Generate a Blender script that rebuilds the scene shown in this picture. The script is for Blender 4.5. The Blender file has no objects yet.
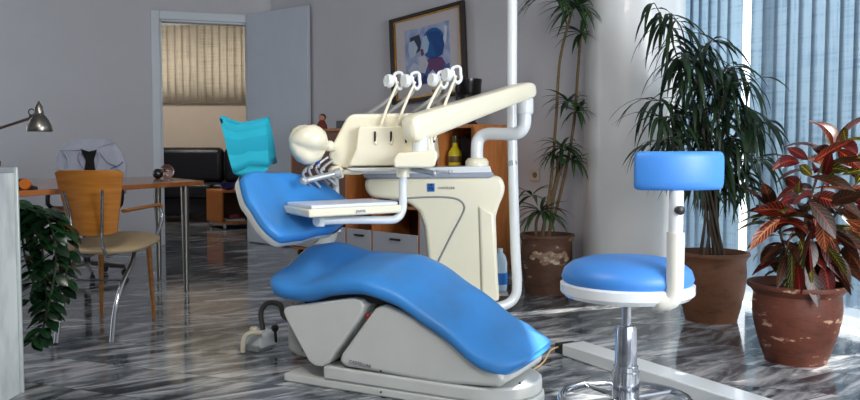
import bpy, bmesh, math, random
from mathutils import Vector, Matrix
PI = math.pi
random.seed(7)
sc = bpy.context.scene
COL = sc.collection

# ------------------------------------------------------------------ camera
EYE = Vector((0, 0, 0.95)); F = 850.0; P = math.atan(50 / 850)
cam = bpy.data.cameras.new('camera'); camo = bpy.data.objects.new('camera', cam); COL.objects.link(camo)
cam.sensor_width = 36; cam.lens = 36 * F / 860; cam.clip_start = 0.05
camo.location = EYE; camo.rotation_euler = (PI / 2 - P, 0, 0)
sc.camera = camo
# ------------------------------------------------------------------ world, sun, exposure
w = bpy.data.worlds.new('world'); sc.world = w; w.use_nodes = True
bg = w.node_tree.nodes['Background']; bg.inputs[0].default_value = (0.86, 0.94, 1.0, 1); bg.inputs[1].default_value = 2.7
sun = bpy.data.lights.new('sun', 'SUN'); sun.energy = 11.0; sun.angle = math.radians(0.8); sun.color = (1, .95, .86)
suno = bpy.data.objects.new('sun', sun); COL.objects.link(suno)
suno.rotation_euler = Vector((-1.97, -.76, -2.3)).to_track_quat('-Z', 'Y').to_euler()
def area(name, loc, target, sx, sy, power, color):
    l = bpy.data.lights.new(name, 'AREA'); l.shape = 'RECTANGLE'; l.size = sx; l.size_y = sy; l.energy = power; l.color = color
    o = bpy.data.objects.new(name, l); COL.objects.link(o); o.location = loc
    o.rotation_euler = (Vector(target) - Vector(loc)).to_track_quat('-Z', 'Y').to_euler()
    return o
area('overhead_fill_light', (-0.9, 1.9, 2.68), (0.0, 3.8, 0.5), 0.9, 0.6, 42, (1, .93, .84))  # unseen area light added overhead for fill and highlights
area('side_room_fill_light', (-3.6, 10.2, 2.6), (-3.4, 11.4, .9), .8, .5, 30, (1, .93, .84))  # added fill without a fitting, brightens the room beyond the door
area('right_fill_light', (2.9, 0.2, 1.7), (0.9, 5.0, 1.0), 1.6, 1.8, 150, (.92, .96, 1))  # added soft fill at right beside the camera, no window modelled here
sc.view_settings.view_transform = 'Standard'; sc.view_settings.look = 'None'; sc.view_settings.gamma = 1
sc.view_settings.exposure = 0.0

# ------------------------------------------------------------------ helpers
def at(px, py, Y):
    dx = (px - 430) / F; dy = (200 - py) / F
    d = Vector((dx, math.cos(P) + dy * math.sin(P), -math.sin(P) + dy * math.cos(P)))
    return EYE + d * (Y / d.y)
def gp(px, py, z=0.0):
    dx = (px - 430) / F; dy = (200 - py) / F
    d = Vector((dx, math.cos(P) + dy * math.sin(P), -math.sin(P) + dy * math.cos(P)))
    return EYE + d * ((z - EYE.z) / d.z)
def onplane(px, py, p0, n):
    dx = (px - 430) / F; dy = (200 - py) / F
    d = Vector((dx, math.cos(P) + dy * math.sin(P), -math.sin(P) + dy * math.cos(P)))
    return EYE + d * ((p0 - EYE).dot(n) / d.dot(n))
def V(*a): return Vector(a)
def lerp(a, b, t): return a + (b - a) * t
def interp(tab, x):
    if x <= tab[0][0]: return tab[0][1]
    for (x0, y0), (x1, y1) in zip(tab, tab[1:]):
        if x <= x1:
            k = (x - x0) / (x1 - x0); k = k * k * (3 - 2 * k) * .5 + k * .5
            return y0 + (y1 - y0) * k
    return tab[-1][1]
def smooth_path(pts, n=6):
    pts = [Vector(p) for p in pts]
    if len(pts) < 3: return pts
    out = []
    P_ = [pts[0] * 2 - pts[1]] + pts + [pts[-1] * 2 - pts[-2]]
    for i in range(1, len(P_) - 2):
        a, b, c, d = P_[i - 1:i + 3]
        for k in range(n):
            t = k / n
            out.append(.5 * ((2 * b) + (c - a) * t + (2 * a - 5 * b + 4 * c - d) * t * t + (3 * b - a - 3 * c + d) * t ** 3))
    out.append(pts[-1])
    return out

MATS = {}
def lin(c):
    return tuple(((x / 255) / 12.92 if x / 255 <= .04045 else ((x / 255 + .055) / 1.055) ** 2.4) for x in c)
def nodes_of(m):
    m.use_nodes = True; nt = m.node_tree
    return nt, nt.nodes, nt.links, nt.nodes['Principled BSDF']
def mat(name, c, rough=.5, metal=0, var=.08, scale=8, bump=0, bscale=120, spec=.5, coat=0, stretch=None, c2=None, lo=.35, hi=.65):
    if name in MATS: return MATS[name]
    m = bpy.data.materials.new(name); nt, N, L, b = nodes_of(m)
    c = lin(c); c2 = lin(c2) if c2 else tuple(x * (1 - var) for x in c)
    tc = N.new('ShaderNodeTexCoord'); mp = N.new('ShaderNodeMapping'); L.new(tc.outputs['Object'], mp.inputs[0])
    if stretch: mp.inputs['Scale'].default_value = stretch
    nz = N.new('ShaderNodeTexNoise'); nz.inputs['Scale'].default_value = scale; nz.inputs['Detail'].default_value = 4
    L.new(mp.outputs[0], nz.inputs['Vector'])
    cr = N.new('ShaderNodeValToRGB'); cr.color_ramp.elements[0].position = lo; cr.color_ramp.elements[1].position = hi
    cr.color_ramp.elements[0].color = (*c2, 1); cr.color_ramp.elements[1].color = (*c, 1)
    L.new(nz.outputs[0], cr.inputs[0]); L.new(cr.outputs[0], b.inputs['Base Color'])
    b.inputs['Roughness'].default_value = rough; b.inputs['Metallic'].default_value = metal
    b.inputs['Specular IOR Level'].default_value = spec; b.inputs['Coat Weight'].default_value = coat
    if bump:
        n2 = N.new('ShaderNodeTexNoise'); n2.inputs['Scale'].default_value = bscale; L.new(tc.outputs['Object'], n2.inputs['Vector'])
        bp = N.new('ShaderNodeBump'); bp.inputs['Strength'].default_value = bump; bp.inputs['Distance'].default_value = .005
        L.new(n2.outputs[0], bp.inputs['Height']); L.new(bp.outputs[0], b.inputs['Normal'])
    MATS[name] = m
    return m
def glass(name, c, rough=.02):
    if name in MATS: return MATS[name]
    m = bpy.data.materials.new(name); nt, N, L, b = nodes_of(m)
    b.inputs['Base Color'].default_value = (*lin(c), 1); b.inputs['Transmission Weight'].default_value = 1
    b.inputs['Roughness'].default_value = rough; b.inputs['IOR'].default_value = 1.45
    MATS[name] = m
    return m

ORI = {}
class MB:
    def __init__(s): s.bm = bmesh.new(); s.uv = s.bm.loops.layers.uv.new('uv')
    def face(s, vs, mi=0, uvs=None):
        try: f = s.bm.faces.new(vs)
        except ValueError: return
        f.material_index = mi; f.smooth = True
        if uvs:
            for l, u in zip(f.loops, uvs): l[s.uv].uv = u
        return f
    def box(s, c, size, rz=0, mi=0, M=None):
        M = M or Matrix.Translation(Vector(c)) @ Matrix.Rotation(rz, 4, 'Z')
        a = [s.bm.verts.new(M @ V(x * size[0] / 2, y * size[1] / 2, z * size[2] / 2)) for x in (-1, 1) for y in (-1, 1) for z in (-1, 1)]
        for q in ((0, 1, 3, 2), (4, 6, 7, 5), (0, 4, 5, 1), (2, 3, 7, 6), (0, 2, 6, 4), (1, 5, 7, 3)): s.face([a[i] for i in q], mi)
        return s
    def beam(s, p0, p1, wd, ht):
        """box along p0-p1 (horizontal width wd, height ht)"""
        p0 = Vector(p0); p1 = Vector(p1); d = (p1 - p0); L_ = d.length; d.normalize()
        up = V(0, 0, 1) if abs(d.z) < .99 else V(0, 1, 0)
        x = d.cross(up).normalized(); y = x.cross(d)
        M = Matrix.Translation((p0 + p1) / 2) @ Matrix((x, d, y)).transposed().to_4x4()
        return s.box(None, (wd, L_, ht), M=M)
    def wall(s, a, b, z0, z1, th):
        """upright slab whose room face runs a-b; thickness goes to the left of a->b"""
        a = V(a[0], a[1], 0); b = V(b[0], b[1], 0); d = (b - a).normalized(); n = V(-d.y, d.x, 0) * th
        q = [a, b, b + n, a + n]
        return s.prism([V(p.x, p.y, z0) for p in q], V(0, 0, z1 - z0))
    def prism(s, pts, vec, mi=0):
        pts = [Vector(p) for p in pts]; vec = Vector(vec)
        A = [s.bm.verts.new(p) for p in pts]; B = [s.bm.verts.new(p + vec) for p in pts]; n = len(pts)
        s.face(A, mi); s.face(B[::-1], mi)
        for i in range(n): s.face([A[i], A[(i + 1) % n], B[(i + 1) % n], B[i]], mi)
        return s
    def loft(s, loops, caps=True, mi=0, closed=True):
        R = [[s.bm.verts.new(Vector(p)) for p in lp] for lp in loops]; n = len(R[0])
        for a, b in zip(R, R[1:]):
            for i in range(n if closed else n - 1): s.face([a[i], a[(i + 1) % n], b[(i + 1) % n], b[i]], mi)
        if caps and closed: s.face(R[0][::-1], mi); s.face(R[-1], mi)
        return s
    def tube(s, pts, r, n=10, sm=0, r1=None, flat=1.0, mi=0):
        pts = smooth_path(pts, sm) if sm else [Vector(p) for p in pts]
        loops = []; prev = None
        for i, p in enumerate(pts):
            d = (pts[min(i + 1, len(pts) - 1)] - pts[max(i - 1, 0)]).normalized()
            if prev is None:
                x = d.cross(V(0, 0, 1)) if abs(d.z) < .9 else d.cross(V(0, 1, 0))
            else: x = prev - d * prev.dot(d)
            x.normalize(); y = d.cross(x); prev = x
            if callable(r): rr = r(i / (len(pts) - 1))
            else: rr = lerp(r, r if r1 is None else r1, i / (len(pts) - 1))
            loops.append([p + x * math.cos(2 * PI * k / n) * rr + y * math.sin(2 * PI * k / n) * rr * flat for k in range(n)])
        return s.loft(loops, mi=mi)
    def lathe(s, prof, c=(0, 0, 0), n=32, axis=None, mi=0, mod=None):
        c = Vector(c); R = Matrix.Identity(3)
        if axis is not None: R = Vector(axis).to_track_quat('Z', 'Y').to_matrix()
        loops = []
        for r, z in prof:
            loops.append([c + R @ V((r * (mod(2 * PI * k / n, z) if mod else 1)) * math.cos(2 * PI * k / n), (r * (mod(2 * PI * k / n, z) if mod else 1)) * math.sin(2 * PI * k / n), z) for k in range(n)])
        return s.loft(loops, mi=mi)
    def ball(s, c, r, n=16, sc3=(1, 1, 1)):
        c = Vector(c)
        loops = []
        for i in range(1, n // 2):
            a = PI * i / (n // 2) - PI / 2
            loops.append([c + V(math.cos(a) * math.cos(2 * PI * k / n) * sc3[0], math.cos(a) * math.sin(2 * PI * k / n) * sc3[1], math.sin(a) * sc3[2]) * r for k in range(n)])
        return s.loft(loops)
    def leaf(s, base, d, ln, wd, droop=.5, mi=0, n=6, fold=.25, twist=0, peak=.45):
        p = Vector(base); d = Vector(d).normalized(); step = ln / n; rows = []
        side0 = d.cross(V(0, 0, 1))
        if side0.length < .1: side0 = V(1, 0, 0)
        side0.normalize(); side0 = Matrix.Rotation(twist, 3, d) @ side0
        for i in range(n + 1):
            t = i / n
            side = (side0 - d * side0.dot(d)).normalized(); up = side.cross(d)
            wv = wd * .5 * (math.sin(PI * min(1, t ** (math.log(.5) / math.log(peak)) + .02)) ** .8 if 0 < t < 1 else .06)
            rows.append((p - side * wv + up * wv * fold, p.copy(), p + side * wv + up * wv * fold, t))
            d = (d + V(0, 0, -droop / n)).normalized(); p = p + d * step
        vr = [[s.bm.verts.new(q) for q in r[:3]] for r in rows]
        for i in range(n):
            t0, t1 = rows[i][3], rows[i + 1][3]
            for j in range(2):
                s.face([vr[i][j], vr[i][j + 1], vr[i + 1][j + 1], vr[i + 1][j]], mi, [(j * .5, t0), (j * .5 + .5, t0), (j * .5 + .5, t1), (j * .5, t1)])
    def build(s, name, mats, parent=None, bevel=0, seg=3, sub=0, flat=False, angle=40, world=True):
        bmesh.ops.recalc_face_normals(s.bm, faces=s.bm.faces)
        me = bpy.data.meshes.new(name)
        o = bpy.data.objects.new(name, me); COL.objects.link(o)
        if parent is not None:
            o.parent = parent; org = ORI.get(parent.name, V(0, 0, 0)); ORI[o.name] = org
            if world and org.length: bmesh.ops.translate(s.bm, verts=s.bm.verts, vec=-org)
        else:                                   # top-level mesh: origin at the middle of its base
            if world and name.split('_')[0] not in ('wall', 'floor', 'ceiling', 'window', 'door', 'baseboard', 'trim'):
                xs = [v.co for v in s.bm.verts]
                org = V((min(c.x for c in xs) + max(c.x for c in xs)) / 2, (min(c.y for c in xs) + max(c.y for c in xs)) / 2, min(c.z for c in xs))
                bmesh.ops.translate(s.bm, verts=s.bm.verts, vec=-org); o.location = org; ORI[o.name] = org
        s.bm.to_mesh(me); s.bm.free()
        for m in (mats if isinstance(mats, (list, tuple)) else [mats]): me.materials.append(m)
        if flat:
            for p in me.polygons: p.use_smooth = False
        if bevel:
            b = o.modifiers.new('bevel', 'BEVEL'); b.width = bevel; b.segments = seg; b.limit_method = 'ANGLE'; b.angle_limit = math.radians(angle); b.harden_normals = False
        if sub:
            b = o.modifiers.new('subsurf', 'SUBSURF'); b.levels = sub; b.render_levels = sub
        if not flat:
            try:
                me.set_sharp_from_angle(angle=math.radians(angle if not bevel else 50))
            except Exception: pass
        return o
def tag(o, label, cat, group=None):
    o['label'] = label; o['category'] = cat
    if group: o['group'] = group
    return o
def thing(name, label, cat, loc, group=None):
    o = bpy.data.objects.new(name, None); COL.objects.link(o); o.location = loc; o.empty_display_size = .1
    ORI[o.name] = Vector(loc)
    return tag(o, label, cat, group)
def struct(o): o['kind'] = 'structure'; return o
def text(body, parent, size, M, m, name='lettering'):
    cu = bpy.data.curves.new(name, 'FONT'); cu.body = body; cu.size = size; cu.extrude = .0006; cu.align_x = 'LEFT'
    t = bpy.data.objects.new('tmp', cu); COL.objects.link(t); bpy.context.view_layer.update()
    me = bpy.data.meshes.new_from_object(t); bpy.data.objects.remove(t)
    org = ORI.get(parent.name, V(0, 0, 0))
    me.transform(Matrix.Translation(-org) @ M); me.materials.clear(); me.materials.append(m)
    o = bpy.data.objects.new(name, me); COL.objects.link(o); o.parent = parent; ORI[o.name] = org
    return o
def frame_m(p, x, y):
    x = Vector(x).normalized(); y = Vector(y).normalized(); z = x.cross(y).normalized(); y = z.cross(x)
    return Matrix.Translation(Vector(p)) @ Matrix((x, y, z)).transposed().to_4x4()

# ------------------------------------------------------------------ materials
WALL = mat('wall_paint', (196, 195, 200), .85, var=.03, scale=3, bump=.12, bscale=220)
CEIL = mat('ceiling_paint', (200, 200, 200), .9, var=.03)
WHITE = mat('white_paint', (205, 212, 218), .4, var=.04, scale=4)
CREAM = mat('cream_plastic', (240, 233, 208), .28, var=.05, scale=5, coat=.3)
CREAMG = mat('grey_cream_plastic', (204, 206, 202), .35, var=.06, scale=5, coat=.15)
ENAM = mat('white_enamel', (226, 230, 232), .22, var=.03, scale=6, coat=.4)
BLUE = mat('blue_vinyl', (56, 138, 214), .42, var=.16, scale=5, bump=.12, bscale=160, c2=(60, 126, 190), spec=.4)
BLUES = mat('blue_stool_vinyl', (66, 136, 216), .42, var=.1, scale=7, bump=.08, bscale=200)
CHROME = mat('chrome', (205, 208, 214), .1, 1, var=.03)
STEEL = mat('brushed_steel', (150, 146, 138), .3, 1, var=.06, scale=20)
SILVER = mat('silver_plastic', (176, 180, 184), .3, .5, var=.04)
BLACK = mat('black_plastic', (22, 22, 24), .4, var=.2)
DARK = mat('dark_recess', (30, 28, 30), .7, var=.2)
WOODO = mat('orange_wood', (186, 122, 50), .38, var=.2, scale=6, stretch=(1, 1, 8), c2=(166, 102, 36), coat=.25)
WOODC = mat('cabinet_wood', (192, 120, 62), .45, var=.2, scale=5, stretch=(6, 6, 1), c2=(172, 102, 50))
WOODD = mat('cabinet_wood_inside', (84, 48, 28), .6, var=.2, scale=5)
LEATH = mat('black_leather', (24, 26, 34), .38, var=.2, scale=9, bump=.3, bscale=60)
TEAL = mat('teal_paper', (10, 152, 174), .8, var=.05, scale=12, bump=.1, bscale=300)
SHIRT = mat('lavender_cotton', (194, 198, 214), .9, var=.08, scale=14, bump=.4, bscale=40)
BEIGE = mat('beige_vinyl', (188, 166, 132), .6, var=.06)
DRAWER = mat('grey_drawer_front', (176, 178, 186), .4, var=.04)
SOIL = mat('potting_soil', (46, 32, 24), .95, var=.4, scale=60, bump=.8, bscale=90)
HOSE = mat('grey_hose', (176, 180, 182), .4, var=.08)
TEXTM = mat('grey_print', (96, 100, 108), .5)
GOLD = mat('gilt', (176, 128, 52), .35, .7, var=.3, scale=40)

def marble_floor():
    m = bpy.data.materials.new('marble_tiles'); nt, N, L, b = nodes_of(m)
    tc = N.new('ShaderNodeTexCoord'); mp = N.new('ShaderNodeMapping'); L.new(tc.outputs['Object'], mp.inputs[0])
    mp.inputs['Rotation'].default_value = (0, 0, math.radians(40)); mp.inputs['Scale'].default_value = (1 / .6, 1 / .3, 1)
    br = N.new('ShaderNodeTexBrick'); br.offset = .5; br.inputs['Scale'].default_value = 1
    br.inputs['Brick Width'].default_value = 1; br.inputs['Row Height'].default_value = 1; br.inputs['Mortar Size'].default_value = .008
    br.inputs['Color1'].default_value = (0, 0, 0, 1); br.inputs['Color2'].default_value = (1, 1, 1, 1); br.inputs['Bias'].default_value = 0
    br.inputs['Mortar'].default_value = (.5, .5, .5, 1)
    L.new(mp.outputs[0], br.inputs['Vector'])
    # each tile has its own piece of the veining
    mul = N.new('ShaderNodeVectorMath'); mul.operation = 'MULTIPLY'; mul.inputs[1].default_value = (7.3, 11.7, 5.1); L.new(br.outputs['Color'], mul.inputs[0])
    m2 = N.new('ShaderNodeMapping'); m2.inputs['Rotation'].default_value = (0, 0, math.radians(-62)); L.new(tc.outputs['Object'], m2.inputs[0])
    rot = N.new('ShaderNodeVectorRotate'); rot.rotation_type = 'Z_AXIS'; L.new(m2.outputs[0], rot.inputs['Vector'])
    ma = N.new('ShaderNodeMath'); ma.operation = 'MULTIPLY'; ma.inputs[1].default_value = .7; L.new(br.outputs['Color'], ma.inputs[0]); L.new(ma.outputs[0], rot.inputs['Angle'])
    add = N.new('ShaderNodeVectorMath'); L.new(rot.outputs[0], add.inputs[0]); L.new(mul.outputs[0], add.inputs[1])
    m3 = N.new('ShaderNodeMapping'); m3.inputs['Scale'].default_value = (1.0, 4.6, 1); L.new(add.outputs[0], m3.inputs[0])
    nz = N.new('ShaderNodeTexNoise'); nz.inputs['Scale'].default_value = 2.6; nz.inputs['Detail'].default_value = 7; nz.inputs['Roughness'].default_value = .62; nz.inputs['Distortion'].default_value = .5
    L.new(m3.outputs[0], nz.inputs['Vector'])
    cr = N.new('ShaderNodeValToRGB'); e = cr.color_ramp.elements
    e[0].position = .37; e[0].color = (*lin((56, 62, 68)), 1); e[1].position = .66; e[1].color = (*lin((224, 218, 218)), 1)
    for p_, c_ in ((.43, (96, 102, 110)), (.5, (132, 138, 144)), (.56, (176, 181, 185))):
        x = e.new(p_); x.color = (*lin(c_), 1)
    L.new(nz.outputs[0], cr.inputs[0])
    mx = N.new('ShaderNodeMix'); mx.data_type = 'RGBA'; mx.inputs[7].default_value = (*lin((80, 80, 84)), 1)
    mr = N.new('ShaderNodeMapRange'); mr.inputs[3].default_value = .48; mr.inputs[4].default_value = 1.0; L.new(br.outputs['Color'], mr.inputs[0])
    mm = N.new('ShaderNodeVectorMath'); mm.operation = 'SCALE'; L.new(cr.outputs[0], mm.inputs[0]); L.new(mr.outputs[0], mm.inputs['Scale'])
    L.new(mm.outputs[0], mx.inputs[6]); L.new(br.outputs['Fac'], mx.inputs[0]); L.new(mx.outputs[2], b.inputs['Base Color'])
    b.inputs['Roughness'].default_value = .09; b.inputs['Specular IOR Level'].default_value = .5
    return m
FLOOR = marble_floor()
def terracotta(name, base, pale, amt):
    m = bpy.data.materials.new(name); nt, N, L, b = nodes_of(m)
    tc = N.new('ShaderNodeTexCoord'); mp = N.new('ShaderNodeMapping'); mp.inputs['Scale'].default_value = (1, 1, 2.6); L.new(tc.outputs['Object'], mp.inputs[0])
    nz = N.new('ShaderNodeTexNoise'); nz.inputs['Scale'].default_value = 6; nz.inputs['Detail'].default_value = 9; nz.inputs['Roughness'].default_value = .7; L.new(mp.outputs[0], nz.inputs['Vector'])
    cr = N.new('ShaderNodeValToRGB'); e = cr.color_ramp.elements
    e[0].position = .35; e[0].color = (*[x * .45 for x in lin(base)], 1); e[1].position = amt + .05; e[1].color = (*lin(pale), 1)
    x = e.new(.5); x.color = (*lin(base), 1); x = e.new(amt); x.color = (*lin(base), 1)
    L.new(nz.outputs[0], cr.inputs[0]); L.new(cr.outputs[0], b.inputs['Base Color'])
    bp = N.new('ShaderNodeBump'); bp.inputs['Strength'].default_value = .5; bp.inputs['Distance'].default_value = .01; L.new(nz.outputs[0], bp.inputs['Height']); L.new(bp.outputs[0], b.inputs['Normal'])
    b.inputs['Roughness'].default_value = .6
    return m
TERR1 = terracotta('terracotta_worn', (92, 42, 22), (186, 146, 122), .58)
TERR2 = terracotta('terracotta_brown', (112, 70, 44), (144, 108, 82), .66)
TERR3 = terracotta('terracotta_dark', (92, 60, 42), (176, 150, 124), .60)
def leafmat(name, c, vein, vscale=9, vw=.35, rough=.35, trans=.25, blotch=None):
    m = bpy.data.materials.new(name); nt, N, L, b = nodes_of(m)
    uv = N.new('ShaderNodeUVMap'); sp = N.new('ShaderNodeSeparateXYZ'); L.new(uv.outputs[0], sp.inputs[0])
    def mth(op, a, b_):
        n = N.new('ShaderNodeMath'); n.operation = op
        for i, q in enumerate((a, b_)):
            if isinstance(q, (int, float)): n.inputs[i].default_value = q
            elif q is not None: L.new(q, n.inputs[i])
        return n.outputs[0]
    a = mth('ABSOLUTE', mth('SUBTRACT', sp.outputs[0], .5), None)
    ph = mth('SUBTRACT', mth('MULTIPLY', sp.outputs[1], vscale), mth('MULTIPLY', a, vscale * .45))
    s_ = mth('PINGPONG', ph, .5)
    v1 = mth('LESS_THAN', s_, vw * .5); mid = mth('LESS_THAN', a, .05); vf = mth('MAXIMUM', v1, mid)
    nz = N.new('ShaderNodeTexNoise'); nz.inputs['Scale'].default_value = 9; tc = N.new('ShaderNodeTexCoord'); L.new(tc.outputs['Object'], nz.inputs['Vector'])
    cr = N.new('ShaderNodeValToRGB'); cr.color_ramp.elements[0].position = .42; cr.color_ramp.elements[1].position = .6
    cr.color_ramp.elements[0].color = (*lin(c), 1); cr.color_ramp.elements[1].color = (*lin(blotch or tuple(int(q * 1.25) for q in c)), 1); L.new(nz.outputs[0], cr.inputs[0])
    mx = N.new('ShaderNodeMix'); mx.data_type = 'RGBA'; L.new(vf, mx.inputs[0]); L.new(cr.outputs[0], mx.inputs[6]); mx.inputs[7].default_value = (*lin(vein), 1)
    L.new(mx.outputs[2], b.inputs['Base Color']); b.inputs['Roughness'].default_value = rough
    if trans:
        tr = N.new('ShaderNodeBsdfTranslucent'); L.new(mx.outputs[2], tr.inputs[0]); ms = N.new('ShaderNodeMixShader'); ms.inputs[0].default_value = trans
        L.new(b.outputs[0], ms.inputs[1]); L.new(tr.outputs[0], ms.inputs[2]); L.new(ms.outputs[0], N['Material Output'].inputs[0])
    return m
def vane(name, c, weave, trans=.6, weft=60):
    m = bpy.data.materials.new(name); nt, N, L, b = nodes_of(m)
    tc = N.new('ShaderNodeTexCoord'); cols = []
    for sc3 in ((3, 3, weft), (90, 90, 1.5)):
        mp = N.new('ShaderNodeMapping'); mp.inputs['Scale'].default_value = sc3; L.new(tc.outputs['Object'], mp.inputs[0])
        nz = N.new('ShaderNodeTexNoise'); nz.inputs['Scale'].default_value = 1; nz.inputs['Detail'].default_value = 3; L.new(mp.outputs[0], nz.inputs['Vector']); cols.append(nz.outputs[0])
    ad = N.new('ShaderNodeMath'); ad.operation = 'ADD'; L.new(cols[0], ad.inputs[0]); L.new(cols[1], ad.inputs[1])
    cr = N.new('ShaderNodeValToRGB'); cr.color_ramp.elements[0].position = .38 * 2 if False else .75; cr.color_ramp.elements[1].position = 1.0
    cr.color_ramp.elements[0].color = (*lin(weave), 1); cr.color_ramp.elements[1].color = (*lin(c), 1); L.new(ad.outputs[0], cr.inputs[0])
    L.new(cr.outputs[0], b.inputs['Base Color']); b.inputs['Roughness'].default_value = .8
    tr = N.new('ShaderNodeBsdfTranslucent'); L.new(cr.outputs[0], tr.inputs[0]); ms = N.new('ShaderNodeMixShader'); ms.inputs[0].default_value = trans
    L.new(b.outputs[0], ms.inputs[1]); L.new(tr.outputs[0], ms.inputs[2]); L.new(ms.outputs[0], N['Material Output'].inputs[0])
    return m
VANE = vane('blue_blind_fabric', (180, 196, 208), (156, 176, 194))
VANEB = vane('beige_blind_fabric', (222, 212, 196), (196, 184, 166))
PANE = bpy.data.materials.new('window_glass'); _nt, _N, _L, _b = nodes_of(PANE)
_t = _N.new('ShaderNodeBsdfTransparent'); _g = _N.new('ShaderNodeBsdfGlossy'); _g.inputs['Roughness'].default_value = .02; _m = _N.new('ShaderNodeMixShader'); _m.inputs[0].default_value = .05
_L.new(_t.outputs[0], _m.inputs[1]); _L.new(_g.outputs[0], _m.inputs[2]); _L.new(_m.outputs[0], _N['Material Output'].inputs[0])

# ------------------------------------------------------------------ the room
CH = 2.75
def plan(name, pts, z0, z1, m):
    b = MB(); b.prism([V(x, y, z0) for x, y in pts], V(0, 0, z1 - z0)); return struct(b.build(name, m, flat=True))
plan('floor', [(-6, -1.2), (3.9, -1.2), (1.2, 7.5), (1.2, 13), (-6, 13)], -.1, 0, FLOOR)
plan('ceiling', [(-6, -1.0), (3.9, -1.0), (1.75, 6.9), (1.2, 13), (-6, 13)], CH, CH + .1, CEIL)
JL = V(-2.674, 8.48, 0); JR = V(-1.855, 8.75, 0); DD = (JR - JL).normalized(); DT = at(162, 19, 8.48).z
WE = JR + DD * .30
WL = JL - DD * 3.6
b = MB(); b.wall(WL, JL, 0, CH, .12); b.wall(JR, WE, 0, CH, .12); b.wall(JL, JR, DT, CH, .12); struct(b.build('wall_left', WALL, flat=True))
A1 = V(1.12, 5.64, 0); A0 = A1 + V(-2.42, 2.72, 0).normalized() * 4.11
AD = (A1 - A0).normalized(); AN = V(AD.y, -AD.x, 0)         # AN points into the room
b = MB(); b.wall(A0, A1, 0, CH, .12); struct(b.build('wall_back', WALL, flat=True))
b = MB(); b.wall((-5.6, -1), (-5.6, 6), 0, CH, .1); struct(b.build('wall_side', WALL, flat=True))
b = MB(); b.wall((.6, -1.1), (-5.6, -1.1), 0, CH, .1); b.wall((3.9, -1.1), (.6, -1.1), 0, .5, .1); b.wall((3.9, -1.1), (.6, -1.1), 2.3, CH, .1); struct(b.build('wall_rear', WALL, flat=True))  # unseen wall, added with a partial opening to cut light from behind
b = MB(); b.wall(A0 + AN * .012, A1 + AN * .012 - AD * .2, 0, .07, .012); struct(b.build('baseboard_back', WHITE, flat=True))
b = MB(); b.wall(WL + V(.1, -.012, 0), JL + DD * -.075 + V(.004, -.012, 0), 0, .07, .011); struct(b.build('baseboard_left', WHITE, flat=True))
# door casing and leaf
dn = V(DD.y, -DD.x, 0)
b = MB()
cw = .08
for q in (JL - DD * cw, JR):
    b.wall(q + dn * .018, q + DD * cw + dn * .018, 0, DT + cw, .018)
b.wall(JL + dn * .018, JR + dn * .018, DT, DT + cw, .018)
for q in (JL - V(0, 0, 0), JR - DD * .02):
    b.wall(q - dn * .125, q + DD * .02 - dn * .125, 0, DT, -.125)
b.wall(JL - dn * .125, JR - dn * .125, DT - .02, DT, -.125)
struct(b.build('trim_1', WHITE, bevel=.004, flat=False))
HG = JR + dn * .03 + DD * .012; LE = at(314, 5, 8.12); ld = V(LE.x - HG.x, LE.y - HG.y, 0); ld.normalize(); ln = V(-ld.y, ld.x, 0)
b = MB(); b.wall(HG, HG + ld * .90, .01, LE.z, -.04); dl = struct(b.build('door_1', mat('door_paint', (188, 194, 204), .45, var=.03), bevel=.003))
b = MB(); hp = HG + ld * .84 + V(0, 0, 1.03)
for s in (1,):
    q = hp - ln * 0 + ln * .0; b.tube([q + ln * .0, q + ln * .05], .01); b.tube([q + ln * .05, q + ln * .05 - ld * .11], .009)
b.build('door_handle', CHROME, dl)
# column
CC = V(1.335, 5.6, 0)
b = MB(); b.lathe([(.318, 0), (.318, CH)], CC, n=96); struct(b.build('trim_2', mat('column_paint', (222, 222, 222), .35, var=.02, coat=.2), flat=False))
bpy.data.objects['trim_2'].name = 'wall_column'
# side room
b = MB(); b.wall((-6, 12.2), (-1.82, 12.2), 0, 1.66, .12); b.wall((-6, 12.2), (-4.6, 12.2), 1.66, CH, .12); b.wall((-2.0, 12.2), (-1.82, 12.2), 1.66, CH, .12)
struct(b.build('wall_far', mat('warm_wall_paint', (206, 192, 176), .85, var=.03), flat=True))
b = MB(); b.wall((-1.82, 12.3), (-1.80, 8.92), 0, CH, .1); struct(b.build('wall_right', WALL, flat=True))
b = MB(); b.wall((-6, 7.5), (-6, 12.3), 0, CH, .1); struct(b.build('wall_side_room', WALL, flat=True))
b = MB()
for x0, x1, z0, z1 in ((-4.6, -2.0, 1.66, 1.72), (-4.6, -2, CH - .06, CH), (-4.6, -4.54, 1.66, CH), (-2.06, -2, 1.66, CH), (-3.33, -3.27, 1.66, CH)):
    b.box(((x0 + x1) / 2, 12.27, (z0 + z1) / 2), (x1 - x0, .06, z1 - z0))
wf = struct(b.build('window_2', WHITE, flat=True))
b = MB(); b.box((-3.3, 12.28, 2.2), (2.5, .006, 1.0)); b.build('pane', PANE, wf, flat=True)
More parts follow.
